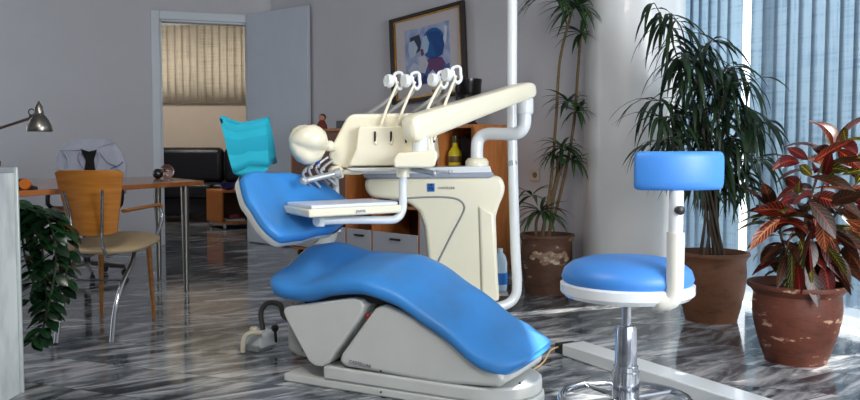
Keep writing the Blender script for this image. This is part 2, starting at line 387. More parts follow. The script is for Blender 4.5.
# window wall: direction WD from front to back
W0 = V(1.99, 5.38, 0); WD = V(-.296, .955, 0).normalized(); WN = V(WD.y, -WD.x, 0)   # WN points outdoors
def wp(s, off=0, z=0): return W0 + WD * s + WN * off + V(0, 0, z)
b = MB()
b.wall(wp(1.2, .2), wp(-1.6, .2), 2.62, CH, .15)
b.wall(wp(1.5, .2), wp(1.2, .2), 0, CH, .15); b.wall(wp(-1.6, .2), wp(-7.0, .2), 0, CH, .15)
b.wall((1.28, 5.88), wp(1.5, .2), 0, CH, .1)
struct(b.build('wall_window', WALL, flat=True))
b = MB()
for s in (1.17, -.12, -1.57):
    b.beam(wp(s, .26, 0), wp(s, .26, 2.62), .06, .05)
b.beam(wp(1.2, .26, .03), wp(-1.6, .26, .03), .07, .06); b.beam(wp(1.2, .26, 2.59), wp(-1.6, .26, 2.59), .07, .06)
wf = struct(b.build('window_1', WHITE, flat=True))
b = MB(); b.beam(wp(1.2, .26, 1.32), wp(-1.6, .26, 1.32), .006, 2.5); b.build('pane', PANE, wf, flat=True)
OUTG = mat('terrace_paving', (200, 198, 190), .8, var=.1, scale=5)
b = MB(); b.prism([wp(7, .36, -.1), wp(-8, .36, -.1), wp(-8, 9, -.1), wp(7, 9, -.1)], V(0, 0, .08)); struct(b.build('floor_terrace', OUTG, flat=True))

def blind(label, s0, s1, skew, vm, step=.105, width=.127, ztop=2.6, zb=.09, fn=wp, off=.06, skip=None):
    t = thing('vertical_blind', label, 'window blind', fn((s0 + s1) / 2, off, 0))
    v = MB(); ch = MB(); n = int(abs(s1 - s0) / step); sg = 1 if s1 > s0 else -1
    bots = []
    for i in range(n + 1):
        s = s0 + sg * i * step
        if skip and skip(s): continue
        a = skew + random.uniform(-.07, .07); rows = []
        for z in (zb, (zb + ztop) / 2, ztop):
            row = []
            for k in range(5):
                q = (k / 4 - .5) * width
                bow = .014 * (1 - (2 * k / 4 - 1) ** 2)
                row.append(fn(s + q * math.cos(a) - bow * math.sin(a), off + q * math.sin(a) + bow * math.cos(a), z))
            rows.append(row)
        v.loft(rows, closed=False, caps=False); bots.append(fn(s, off, zb + .02))
    vo = v.build('vanes', vm, t)
    md = vo.modifiers.new('solid', 'SOLIDIFY'); md.thickness = .0012
    h = MB(); h.beam(fn(s0 - sg * .05, off, ztop + .02), fn(s1 + sg * .05, off, ztop + .02), .045, .035); h.build('head_rail', WHITE, t, bevel=.003)
    for p_, q_ in zip(bots, bots[1:]):
        if (q_ - p_).length < .3: ch.tube([p_, (p_ + q_) / 2 - V(0, 0, .035), q_], .0018, n=5, sm=3)
    ch.build('bottom_chain', WHITE, t)
    return t
blind('pale blue vertical blind by the column, behind the tall dark green plant', 1.15, .10, -.2, VANE)
blind('pale blue vertical blind at right, behind the red-leaved plant', -.04, -1.36, -.2, VANE)
blind('beige vertical blind of the room beyond the open door', -4.5, -2.1, .2, VANEB, ztop=2.71, zb=1.62, fn=lambda s, o, z=0: V(s, 12.12 + o * 0, z) + V(0, o - .06, 0), off=.06)

# ------------------------------------------------------------------ dental chair
CU = V(.882, -.471, 0); CV = V(.471, .882, 0); FN = V(.243, 2.95, 0)
def cp(t, v, z): return FN - CU * t + CV * v + V(0, 0, z)       # t from the foot end to the head, v across (0 = near side)
chair = thing('dental_chair', 'blue upholstered dental patient chair on a grey moulded base', 'dental chair', cp(.6, .23, 0))
NEAR = [(-.05, .19), (.077, .238), (.2555, .345), (.445, .445), (.587, .478), (.72, .462), (.86, .428), (.95, .43), (1.06, .435)]
FAR = [(-.05, .215), (.097, .281), (.2957, .405), (.45, .49), (.549, .522), (.677, .525), (.8, .53), (.88, .545), (.963, .56), (1.04, .545)]
b = MB(); loops = []; W = .47
st = [-.035, -.033, -.027, -.01, .012, .04, .07] + [.1 + .05 * i for i in range(18)] + [.985, 1.02, 1.045, 1.058, 1.062]
for t in st:
    e0 = min(1, max(0, (t + .036) / .14)); e1 = min(1, max(0, (1.0625 - t) / .09))
    r0 = math.sqrt(max(0, 1 - (1 - e0) ** 2)); r1 = math.sqrt(max(0, 1 - (1 - e1) ** 2))
    hw = W / 2 * (.46 + .54 * r0) * (.6 + .4 * r1) if t < .08 or t > .9 else W / 2
    wa = .5 + .5 * math.tanh((t - .4) * 6)
    hw *= 1 - .05 * math.exp(-((t - .3) / .15) ** 2)
    th = .1 * (.25 + .75 * min(1, (t + .035) / .05)) * (.3 + .7 * min(1, max(0, (1.0625 - t) / .05)))
    zn, zf = interp(NEAR, t), interp(FAR, t)
    lp = []
    for k in range(32):
        a = 2 * PI * k / 32; c, s_ = math.cos(a), math.sin(a)
        x = math.copysign(abs(c) ** .55, c) * hw; z = math.copysign(abs(s_) ** .75, s_)
        kk = (x / W + .5)
        k2 = 1 / (1 + math.exp(-9 * (kk - .56))); ks = lerp(kk, k2, min(1, max(0, (t - .75) / .15)))
        tt = t - .045 * (1 - (2 * kk - 1) ** 2) * max(0, 1 - (t + .05) / .16) if t < .11 else t
        zt = lerp(zn, zf, ks) + (.012 if t < .6 else -.018 * math.exp(-((t - .84) / .1) ** 2)) * (1 - (2 * kk - 1) ** 2)
        lp.append(cp(tt, W / 2 + x, zt - th / 2 + th / 2 * z))
    loops.append(lp)
b.loft(loops); seat = b.build('seat', BLUE, chair, sub=1)
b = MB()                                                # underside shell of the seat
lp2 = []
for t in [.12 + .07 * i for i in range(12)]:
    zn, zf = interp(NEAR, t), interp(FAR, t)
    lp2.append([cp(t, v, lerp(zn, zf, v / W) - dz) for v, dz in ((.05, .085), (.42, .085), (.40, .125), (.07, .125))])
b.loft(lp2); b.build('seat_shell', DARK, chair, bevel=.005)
# backrest: a padded dish leaning back
BN, TN, TF = at(275, 247, 3.41), at(235, 180, 3.51), at(303, 176, 3.92)
bn_ = (TN - BN).cross(TF - TN).normalized()
if bn_.y > 0: bn_ = -bn_
OUT = [(235, 186), (234, 177), (240, 172), (252, 170), (264, 171), (280, 171), (300, 176), (318, 186), (332, 199), (340, 213), (338, 227), (330, 235), (314, 236), (302, 240), (290, 245), (276, 248), (264, 243), (254, 233), (245, 217), (239, 201)]
OUT = [(x + (2 if x < 270 else 0), y + (6 if y < 205 else 1 if x > 300 else -2)) for x, y in OUT]
ring = smooth_path([onplane(x, y, BN, bn_) for x, y in OUT] + [onplane(*OUT[0], BN, bn_)], 3)[:-1]
ctr = sum(ring, V(0, 0, 0)) / len(ring)
def dish(prof, bend):
    b = MB(); lps = []
    for s_, off in prof:
        lps.append([ctr + (p - ctr) * s_ + bn_ * (off + bend * ((p - ctr).length * s_) ** 2) for p in ring])
    return b.loft(lps)
dish([(.05, .028), (.3, .03), (.6, .036), (.8, .04), (.92, .036), (.985, .022), (1.0, .0), (.985, -.018), (.9, -.03), (.5, -.03), (.05, -.03)], .45).build('backrest', BLUE, chair, sub=1)
dish([(.1, -.032), (.6, -.032), (1.0, -.024), (1.01, -.014), (1.016, -.004), (1.016, -.02), (1.0, -.034), (.6, -.05), (.1, -.05)], .45).build('backrest_shell', CREAMG, chair)
# hinge arm between back and seat
b = MB()
q0 = at(322, 236, 3.78); q1 = at(334, 226, 3.86)
b.tube([at(318, 204, 4.0), at(329, 222, 3.98), at(327, 240, 3.97), cp(1.12, .25, .38), cp(1.02, .24, .32), cp(.9, .24, .33)], .05, n=14, sm=4, r1=.06, flat=.6); b.build('back_hinge', CREAMG, chair)
# headrest under the paper
b = MB(); hc = at(250, 150, 3.72)
b.loft([[hc + V(0, .0, 0) + V(.085 * math.copysign(abs(math.cos(a)) ** .6, math.cos(a)) * q, .03 * o, .062 * math.copysign(abs(math.sin(a)) ** .6, math.sin(a)) * q) for a in [2 * PI * k / 20 for k in range(20)]] for q, o in ((.3, -1), (.85, -.9), (1, 0), (.85, .9), (.3, 1))])
b.build('headrest', BLUE, chair, sub=1)
b = MB(); b.tube([at(249, 160, 3.74), at(252, 180, 3.76), at(258, 195, 3.76)], .022, n=10, flat=.6); b.build('headrest_bar', SILVER, chair)

def sp(px, py, v): return onplane(px, py, cp(0, v, 0), CV)
def side_slab(name, pts, v0, v1, m, bev):
    b = MB(); b.prism([sp(x, y, v0) for x, y in pts], CV * (v1 - v0)); return b.build(name, m, chair, bevel=bev, seg=4, angle=25)
# rear lift cover: rounded inverted triangle and body behind it
tri = [(283, 312), (284, 308), (290, 306), (352, 298), (360, 300), (364, 306), (360, 316), (328, 362), (322, 367), (314, 366), (308, 361), (286, 320)]
side_slab('lift_cover', tri, .03, .13, CREAMG, .008)
side_slab('lift_body', [(286, 314), (290, 308), (372, 300), (374, 318), (345, 352), (326, 362), (296, 356), (287, 350)], .10, .36, mat('grey_plastic', (170, 172, 168), .4, var=.06), .02)
b = MB(); b.ball(sp(303, 350, .095), .006, 10); b.build('indicator', mat('green_plastic', (30, 130, 80), .4), chair)
b = MB(); b.ball(sp(368, 316, .06), .010, 10); b.build('emergency_button', mat('red_plastic', (190, 30, 24), .4), chair)
side_slab('pivot_block', [(352, 308), (386, 300), (392, 330), (350, 366), (332, 362)], .14, .32, DARK, .01)
# main wedge housing
wedge = [(338, 362), (341, 354), (374, 309), (381, 305), (388, 306), (415, 318), (450, 340), (500, 372), (505, 381), (500, 388), (440, 384), (345, 367)]
hs = side_slab('base_housing', wedge, .035, .43, CREAMG, .022)
# base plate with rounded foot end
b = MB()
base = []
for p_ in [sp(286, 368, .04), sp(296, 372, .04)]: pass
tl, tr = 1.0, .02
pl = []
for k in range(13):
    a = -PI / 2 + PI * k / 12; pl.append((.13 - .2 * math.cos(a), .235 + .2 * math.sin(a)))
pl += [(.98, .43), (.98, .04)]
b.prism([cp(t, v, .0) for t, v in pl], V(0, 0, .035))
b.build('base_plate', CREAMG, chair, bevel=.008, angle=25)
pl2 = [( (.14 - .2 * math.cos(-PI / 2 + PI * k / 12)), .235 + .2 * math.sin(-PI / 2 + PI * k / 12)) for k in range(13)] + [(.78, .435), (.78, .035)]
b = MB(); b.prism([cp(t, v, .035) for t, v in pl2], V(0, 0, .055)); b.build('base_skirt', CREAMG, chair, bevel=.01, angle=25)
for px_, py_ in ((381, 371), (381, 392), (520, 383)):
    b = MB(); q = sp(px_, py_, .033); b.lathe([(.004, 0), (.004, .003)], q, n=10, axis=-CV); b.build('screw', DARK, chair)
text('CASTELLINI', chair, .0195, frame_m(sp(349, 363, .031), CU * 1 + V(0, 0, -.09), V(0, 0, 1)), TEXTM)
# foot control / connection box at the rear of the base
b = MB(); c0 = gp(262, 349); b.box(c0 + V(0, 0, .052), (.11, .13, .075), rz=-.5); fc = b.build('connection_box', ENAM, chair, bevel=.015)
b = MB(); b.box(c0 + V(-.03, .0, .018), (.13, .13, .03), rz=-.5); b.build('connection_base', SILVER, chair, bevel=.006)
b = MB(); b.tube([at(262, 333, c0.y - .08), at(251, 333, c0.y - .09), at(245, 337, c0.y - .09), at(243, 346, c0.y - .09), at(243, 352, c0.y - .09)], .0125, sm=4); b.build('drain_elbow', CREAM, chair)
b = MB(); b.lathe([(.02, 0), (.022, .02), (.015, .03)], at(254, 333, c0.y), n=16); b.build('collar', CREAM, chair)
b = MB(); b.ball(at(275, 328, c0.y - .03), .019, 12); b.tube([at(275, 328, c0.y - .03), at(276, 342, c0.y - .02)], .007); b.build('knob', BLACK, chair)
b = MB(); b.tube([at(263, 330, 3.7), at(261, 312, 3.72), at(268, 303, 3.72), at(280, 305, 3.7), at(286, 318, 3.68), cp(.95, .2, .2)], .012, sm=6); b.build('hose', mat('dark_hose', (60, 58, 56), .5), chair)

# teal paper cover over the headrest
b = MB()
top = [(219, 118), (228, 122), (237, 125), (246, 124), (254, 122), (266, 119)]
bot = [(233, 173), (238, 172), (244, 169), (250, 165), (258, 166), (269, 166)]
def shl(rowpts, Y, dep):
    f = [at(x, y, Y + (x - 245) * .003) for x, y in rowpts]; bk = [p + V(.012, dep, .012) for p in f][::-1]
    return f + bk
rows = []
for k in range(7):
    t = k / 6; dep = .015 + .12 * t
    r_ = [(lerp(a[0], c[0], t) + (.4 * math.sin(i * 2.1 + k * 1.1)) * (0 < k < 6), lerp(a[1], c[1], t)) for i, (a, c) in enumerate(zip(top, bot))]
    rows.append(shl(r_, 3.62 + .01 * math.sin(k * 2), dep))
b.loft(rows, caps=False)
fb = [p.copy() for p in rows[-1]]
low = [at(x, y, 3.62) for x, y in ((240, 177), (246, 178), (252, 177), (258, 174), (264, 172), (268, 170))]
b.loft([rows[-1][:6], low], caps=False, closed=False)
o = tag(b.build('headrest_cover', TEAL, angle=25), 'teal paper cover pulled over the headrest of the blue dental chair', 'paper cover')
md = o.modifiers.new('s', 'SOLIDIFY'); md.thickness = .0015

# ------------------------------------------------------------------ dental unit (spittoon cabinet, pole, arms, console, tray)
UO = at(465, 300, 4.5)
unit = thing('dental_unit', 'cream dental treatment unit with tall pole, folding arm and instrument console', 'dental unit', V(UO.x, 4.5, 0))
body = [(366, 178), (500, 176), (505, 183), (505, 193), (500, 204), (496, 216), (497, 245), (499, 300), (468, 303), (433, 303), (428, 262), (424, 226), (419, 212), (410, 204), (396, 200), (374, 198), (367, 194), (364, 186)]
b = MB(); b.prism([at(x, y, 4.34) for x, y in body], V(0, .36, 0)); b.build('cabinet_body', CREAM, unit, bevel=.028, seg=5, angle=20)
b = MB(); b.prism([at(x, y, 4.36) for x, y in [(478, 205), (494, 212), (499, 300), (481, 303)]], V(0, -.035, 0)); b.build('cabinet_ridge', CREAM, unit, bevel=.016, seg=4)
b = MB(); b.prism([at(x, y, 4.33) for x, y in [(363, 174), (490, 172), (494, 173), (494, 176), (490, 178), (367, 179), (363, 177)]], V(0, .36, 0)); b.build('cabinet_top', mat('grey_blue_plastic', (150, 158, 172), .3, var=.04), unit, bevel=.008, angle=20)
b = MB(); b.prism([at(x, y, 4.335) for x, y in [(364, 169), (490, 166), (492, 173), (364, 175)]], V(0, .32, 0)); b.build('top_plate', ENAM, unit, bevel=.004, angle=20)
b = MB(); b.tube([at(x, y, 4.338) for x, y in ((384, 202), (410, 198), (440, 197), (457, 199), (464, 205), (463, 213), (452, 234), (438, 262))], .005, n=8, sm=5); b.build('groove', mat('grey_line', (150, 152, 154), .5), unit)
b = MB(); q = at(428, 184, 4.337); q2 = at(434, 191, 4.337); b.box(((q.x + q2.x) / 2 + .0, 4.337, (q.z + q2.z) / 2), (q2.x - q.x + .006, .004, q.z - q2.z + .006)); lg = b.build('logo_plate', mat('logo_blue', (10, 96, 176), .4), unit)
b = MB()
for dx_, dz_, r_ in ((0, .012, .006), (-.007, -.003, .005), (.006, -.006, .006)): b.lathe([(r_, 0), (r_, .0015)], V((q.x + q2.x) / 2 + dx_, 4.334, (q.z + q2.z) / 2 + dz_), n=12, axis=(0, -1, 0))
b.build('logo_mark', mat('logo_dark', (8, 30, 80), .4), lg)
text('CASTELLINI', unit, .0165, frame_m(at(438, 189, 4.336), (1, 0, 0), (0, 0, 1)), TEXTM)
# tall pole with curved foot
b = MB(); pb = at(513, 285, 4.55)
b.tube([at(511, 140, 4.55) + V(0, 0, 1.7), at(512, 60, 4.55), at(512, 130, 4.55), at(515, 240, 4.55), at(517, 284, 4.55), at(514, 298, 4.55), at(505, 305, 4.53), at(490, 308, 4.5), at(470, 312, 4.4)], .027, n=18, sm=5); b.build('pole', ENAM, unit)
b = MB(); b.tube([at(512, 160, 4.55), at(513, 165, 4.55)], .0285, n=18); b.build('pole_joint', SILVER, unit)
b = MB(); b.tube([at(470, 312, 4.4), V(.2, 3.95, .12), V(.1, 3.65, .05), cp(.4, .4, .05)], .04, n=12, sm=3); b.build('floor_bracket', CREAMG, unit)
# boss + S pipe
b = MB(); c_ = at(477, 167, 4.5); b.lathe([(.062, 0), (.062, .03), (.05, .045), (.036, .05)], c_, n=28); b.build('boss', CREAM, unit)
b = MB(); b.tube([at(477, 164, 4.5), at(477, 148, 4.5), at(479, 139, 4.5), at(487, 134, 4.48), at(505, 134, 4.4), at(518, 133, 4.36), at(524, 126, 4.35), at(525, 115, 4.35), at(525, 100, 4.35)], .033, n=18, sm=5); b.build('swivel_pipe', ENAM, unit)
b = MB(); q = at(525, 114, 4.35); b.lathe([(.04, 0), (.043, .012), (.043, .075), (.036, .085)], q, n=24); b.build('pipe_collar', ENAM, unit)
# balanced arm
a0 = at(409, 130, 3.60); a1 = at(528, 89, 4.35)
b = MB(); loops = []
d = (a1 - a0); side = V(-d.y, d.x, 0).normalized(); up = side.cross(d.normalized());
if up.z < 0: up = -up
for t, hs_, ws in ((-.012, .25, .3), (-.005, .7, .75), (.02, .97, .97), (.06, 1, 1), (.5, .93, 1), (.9, .92, 1), (.96, .95, 1), (1.0, .85, .9), (1.03, .6, .7), (1.045, .2, .3)):
    c0_ = a0 + d * t; ht = lerp(.062, .046, t) * hs_; wd_ = .048 * ws
    dz = -.01 * max(0, (t - .93) * 10)
    loops.append([c0_ + side * wd_ * math.copysign(abs(math.cos(a)) ** .4, math.cos(a)) + up * (ht * math.copysign(abs(math.sin(a)) ** .55, math.sin(a)) + dz) for a in [2 * PI * k / 24 for k in range(24)]])
b.loft(loops); b.build('balanced_arm', CREAM, unit, sub=1)
# neck and block under the arm's low end
b = MB(); b.tube([at(420, 136, 3.64), at(420, 156, 3.64)], .034, n=20); b.build('neck', ENAM, unit)
b = MB(); b.prism([at(x, y, 3.54) for x, y in [(397, 153), (436, 150), (438, 155), (435, 166), (431, 168), (394, 168), (393, 160)]], V(0, .26, 0)); b.build('pivot_block', CREAM, unit, bevel=.012, angle=25)
# console
b = MB()
prof = [(328, 156), (331, 147), (343, 124), (347, 117), (352, 114), (416, 113), (428, 122), (434, 140), (436, 160), (430, 167), (340, 168), (331, 164)]
def ctr_of(pts): return sum(x for x, y in pts) / len(pts), sum(y for x, y in pts) / len(pts)
b.prism([at(x, y, 3.80) for x, y in prof], V(.02, .34, .01)); b.build('console_body', CREAM, unit, bevel=.03, seg=5, angle=20)
b = MB(); b.prism([at(x, y, 3.80) for x, y in [(359, 128), (362, 126), (428, 127), (432, 150), (428, 165), (350, 166), (352, 160), (357, 150)]], V(0, -.06, 0)); b.build('console_front', CREAM, unit, bevel=.016, seg=4, angle=20)
for x in (375, 391, 406, 434):
    b = MB(); q = at(x, 137, 3.738 if x < 430 else 3.77); b.box(q, (.009, .012, .05)); b.build('instrument_slot', DARK, unit, bevel=.004)
# instruments: whip arms, holders and hoses
for (bx, by, tx, ty) in ((375, 144, 398, 80), (391, 144, 415, 80), (420, 128, 442, 79), (434, 140, 456, 74)):
    Yb, Yt = 3.735, 3.85
    b = MB(); b.tube([at(bx, by, Yb), at(lerp(bx, tx, .5) - 1, lerp(by, ty, .5), (Yb + Yt) / 2), at(tx, ty + 2, Yt)], .0075, n=10, sm=4, r1=.006); wa = b.build('whip_arm', CREAM, unit)
    b = MB(); kx = tx - 9; b.lathe([(.010, -.016), (.026, -.014), (.031, -.006), (.031, .008), (.026, .014), (.008, .016)], at(kx, ty + 1, Yt - .02), n=24, axis=(-.8, -.55, .05)); b.build('roller', ENAM, wa)
    b = MB(); b.tube([at(tx - 5, ty - 1, Yt), at(tx - 3, ty - 6, Yt), at(tx + 1, ty - 7.5, Yt), at(tx + 4, ty - 6, Yt), at(tx + 4.5, ty - 1, Yt), at(tx + 5, ty + 5, Yt), at(tx + 2, ty + 9, Yt), at(tx - 1, ty + 6, Yt), at(tx - 3, ty - 3, Yt)], .0075, n=8, sm=4); b.build('holder_loop', ENAM, wa)
    b = MB(); b.tube([at(tx, ty + 6, Yt), at(tx - 4, ty + 14, Yt + .02), at(tx - 14, ty + 23, Yt + .05), at(tx - 30, ty + 34, Yt + .12), at(tx - 40, ty + 40, Yt + .16)], .0085, n=10, sm=5); b.build('hose', HOSE, wa)
# tulip-shaped handle pad
hc = at(309, 143, 3.72)
prf = [(.004, -.088), (.03, -.084), (.062, -.066), (.084, -.036), (.092, -.008), (.086, .02), (.07, .05), (.04, .072), (.02, .08), (.004, .082)]
b = MB(); b.lathe(prf, hc, n=48, axis=(.80, .58, -.12), mod=lambda a, z: 1 - .26 * (abs(math.cos(1.5 * a + .75)) ** 6) + .05 * abs(math.sin(1.5 * a + .75))); b.build('handle_pad', CREAM, unit)
b = MB(); b.tube([at(325, 145, 3.75), at(334, 147, 3.8)], .02, n=16); b.ball(at(329, 146, 3.76), .026, 14); b.build('handle_joint', CREAM, unit)
# silver grab handle with ball, brackets under console
b = MB(); b.tube([at(304, 181, 3.66), at(338, 173, 3.74)], .013, n=14); b.ball(at(304, 181, 3.66), .02, 14); b.lathe([(.022, -.012), (.022, .012)], at(338, 173, 3.74), n=16, axis=(1, .2, .2)); b.build('grab_handle', SILVER, unit)
b = MB(); b.lathe([(.02, -.03), (.034, -.024), (.036, .01), (.02, .028)], at(336, 172, 3.8), n=20, axis=(0, 0, 1)); b.tube([at(336, 172, 3.8), at(360, 172, 3.84), at(372, 168, 3.86)], .012, sm=3); b.build('bracket', CREAM, unit)
for i, (x0, y0, x1, y1) in enumerate(((303, 168, 309, 183), (309, 164, 316, 181), (316, 163, 325, 178), (321, 166, 333, 180))):
    b = MB(); b.tube([at(x0 + 12, y0 - 6, 3.78), at(x0 + 4, y0, 3.76), at(x0, y0 + 6, 3.75), at(lerp(x0, x1, .6), y1 - 2, 3.77), at(x1 + 4, y1 + 6, 3.82)], .006, n=10, sm=5); b.ball(at(x0 + 2, y0 + 3, 3.755), .010, 10); b.build('suction_hose', HOSE if i % 2 else SILVER, unit)
b = MB(); b.ball(at(318, 163, 3.76), .012, 10); b.build('blue_cap', mat('blue_plastic', (30, 80, 170), .4), unit)
b = MB(); b.tube([at(335, 170, 3.95), at(337, 205, 3.95), at(338, 232, 3.93)], .015, n=12); b.build('support_tube', ENAM, unit)
b = MB(); b.tube([at(412, 169, 3.66), at(433, 173, 3.62)], .011, n=12); b.ball(at(434, 173.5, 3.62), .015, 10); b.build('lever', SILVER, unit)
b = MB(); b.tube([at(436, 171, 3.75), at(449, 172, 3.8)], .006, n=10); b.ball(at(450, 172, 3.8), .012, 10); b.build('lever', SILVER, unit)
b = MB(); b.prism([at(x, y, 3.72) for x, y in [(346, 168), (432, 167), (428, 171), (372, 172), (350, 171)]], V(0, .2, 0)); b.build('console_underside', CREAMG, unit, bevel=.006)
# tray arm
b = MB(); b.tube([at(403, 168, 3.64), at(403, 200, 3.64), at(402, 211, 3.64), at(397, 218, 3.63), at(388, 220, 3.62), at(350, 220, 3.57), at(318, 221, 3.52)], .0175, n=16, sm=5); b.build('tray_arm', ENAM, unit)
b = MB(); b.lathe([(.028, 0), (.028, .04), (.022, .055)], at(403, 177, 3.64), n=20); b.build('tray_arm_collar', CREAM, unit)
b = MB(); b.lathe([(.02, -.03), (.02, .0)], at(320, 219, 3.52), n=20); b.tube([at(316, 221, 3.5) , at(324, 221, 3.54)], .02, n=12); b.build('tray_joint', ENAM, unit)
def traypt(x, y, Y, z): 
    p = at(x, y, Y); return V(p.x, p.y, z)
tz = at(309, 214, 3.34).z
c1 = at(309, 218, 3.34); c2 = at(402, 207, 3.62); c3 = at(283, 217, 3.60)
ta, tb = V(c1.x, c1.y, 0), V(c2.x, c2.y, 0); tc_ = V(c3.x, c3.y, 0); td = tb + (tc_ - ta)
zb_ = c1.z + .0
b = MB(); b.prism([V(p.x, p.y, zb_) for p in (ta, tb, td, tc_)], V(0, 0, .034)); tr_ = b.build('instrument_tray', CREAM, unit, bevel=.008, angle=25)
cen = (ta + tb + td + tc_) / 4
b = MB(); b.prism([V(p.x, p.y, zb_ + .034) for p in [cen + (q - cen) * .93 for q in (ta, tb, td, tc_)]], V(0, 0, .014)); b.build('tray_liner', mat('white_tray', (226, 232, 244), .3), tr_, bevel=.004)
dxt = (tb - ta).normalized()
text('puma', tr_, .022, frame_m(ta + dxt * (tb - ta).length * .48 + V(dxt.y, -dxt.x, 0) * .003 + V(0, 0, zb_ + .012), dxt, (0, 0, 1)), mat('blue_print', (140, 150, 180), .5))
# plastic bottle hooked at the back corner of the unit
b = MB(); bc = at(500, 291, 4.72)
b.lathe([(.01, 0), (.036, .003), (.04, .02), (.04, .16), (.03, .2), (.015, .215), (.015, .24), (.004, .242)], bc, n=24)
bt = thing('water_bottle', 'clear bottle with blue label at the right corner of the cream dental unit', 'bottle', bc)
b.build('bottle_body', mat('bottle_plastic', (176, 200, 222), .2, var=.05), bt)
b = MB(); b.lathe([(.0408, .04), (.0415, .045), (.0415, .10), (.0408, .105)], bc, n=24); b.build('bottle_label', mat('label_blue', (30, 110, 200), .4), bt)
b = MB(); b.box(bc + V(-.04, -.02, -.01), (.16, .1, .012)); b.build('bottle_shelf', CREAMG, unit)

# ------------------------------------------------------------------ stool
SX, SY = .607, 2.6
stool = thing('operator_stool', 'round blue dentist stool with low backrest on a chrome column', 'stool', (SX, SY, 0))
def S(x, y, z): return V(SX + x, SY + y, z)
b = MB(); b.lathe([(.01, .624), (.08, .622), (.13, .616), (.17, .603), (.192, .585), (.2, .56), (.19, .535), (.01, .535)], (SX, SY, 0), n=64); b.build('seat_cushion', BLUES, stool)
b = MB(); b.lathe([(.05, .545), (.195, .546), (.203, .54), (.203, .515), (.19, .502), (.08, .495), (.05, .487), (.05, .475), (.01, .475)], (SX, SY, 0), n=64); b.build('seat_shell', ENAM, stool)
bx = at(673, 235, 2.44).x
b = MB()
brk = [(S(.09, -.13, .515)), V(bx - .04, 2.43, .512), V(bx - .01, 2.42, .518), V(bx, 2.42, .545), V(bx + .002, 2.42, .60), V(bx + .002, 2.42, .715)]
b.tube(brk, .0265, n=16, sm=5, flat=.95); b.build('back_bracket', mat('ivory_enamel', (226, 224, 212), .3, coat=.3), stool)
b = MB(); b.tube([V(bx + .002, 2.42, .70), V(bx + .002, 2.42, .835)], .0205, n=16); b.build('bracket_sleeve', ENAM, stool)
b = MB(); kq = V(bx + .004, 2.40, .78); b.lathe([(.006, -.012), (.012, -.01), (.013, .012), (.006, .016)], kq, n=16, axis=(.2, -1, 0)); b.build('height_knob', BLACK, stool)
def pad(r, inset, th, zz, m, name, h0=.0, f0=-.9, f1=1.0):
    b = MB(); lps = []
    # arc pad; centre behind the post
    cxx, cyy, R = bx + .002, 2.62, .20
    N_ = 26
    for i in range(N_ + 1):
        f = lerp(f0, f1, i / N_); a = f * .72 + .06
        e = min(1, (1 - abs(2 * i / N_ - 1)) * 9 + .12); e = math.sqrt(1 - (1 - e) ** 2)
        ex = V(math.sin(a), -math.cos(a), 0); c = V(cxx, cyy, zz) + ex * (R)
        lps.append([c + ex * th * e * math.copysign(abs(math.cos(q)) ** .6, math.cos(q)) + V(0, 0, r * (.8 + .2 * e) * math.copysign(abs(math.sin(q)) ** .45, math.sin(q))) for q in [2 * PI * k / 20 for k in range(20)]])
    b.loft(lps); return b.build(name, m, stool)
pz = at(677, 171, 2.42).z
pad(.056, 0, .022, pz, BLUES, 'backrest')
b = MB(); b.tube([V(bx + .002, 2.42, .83), V(bx + .002, 2.44, .86)], .016, n=12); b.box((bx, 2.452, pz), (.09, .012, .08)); b.build('back_mount', ENAM, stool, bevel=.003)
b = MB(); b.lathe([(.014, .36), (.014, .5)], (SX, SY, 0), n=24); b.build('piston', CHROME, stool)
b = MB(); b.lathe([(.02, .412), (.028, .408), (.032, .395), (.034, .285), (.038, .283), (.038, .268), (.042, .266), (.042, .16), (.03, .15), (.03, .09)], (SX, SY, 0), n=32); b.build('column', CHROME, stool)
def torus(b, c, R, r, n=64):
    c = Vector(c); loops = [[c + V((R + r * math.cos(2 * PI * k / 12)) * math.cos(2 * PI * i / n), (R + r * math.cos(2 * PI * k / 12)) * math.sin(2 * PI * i / n), r * math.sin(2 * PI * k / 12)) for k in range(12)] for i in range(n + 1)]
    b.loft(loops, caps=False)
b = MB(); torus(b, (SX, SY, .175), .198, .0115)
for k in range(4):
    a = k * PI / 2 + .5; b.tube([S(.03 * math.cos(a), .03 * math.sin(a), .178), S(.198 * math.cos(a), .198 * math.sin(a), .175)], .008, n=8)
b.build('foot_ring', CHROME, stool)
b = MB(); b.lathe([(.045, .07), (.05, .085), (.05, .12), (.03, .13)], (SX, SY, 0), n=24); b.build('base_hub', CHROME, stool)
for k in range(5):
    a = k * 2 * PI / 5 + .3; c, s_ = math.cos(a), math.sin(a)
    b = MB(); b.tube([S(.03 * c, .03 * s_, .1), S(.17 * c, .17 * s_, .085), S(.27 * c, .27 * s_, .066)], .017, n=10, sm=3, r1=.012); lg_ = b.build('leg', CHROME, stool)
    b = MB(); b.lathe([(.01, -.02), (.024, -.018), (.026, -.004), (.014, 0), (.026, .004), (.024, .018), (.01, .02)], S(.27 * c, .27 * s_, .026), n=20, axis=(-s_, c, 0)); b.tube([S(.27 * c, .27 * s_, .03), S(.27 * c, .27 * s_, .07)], .007); b.build('caster', BLACK, lg_)

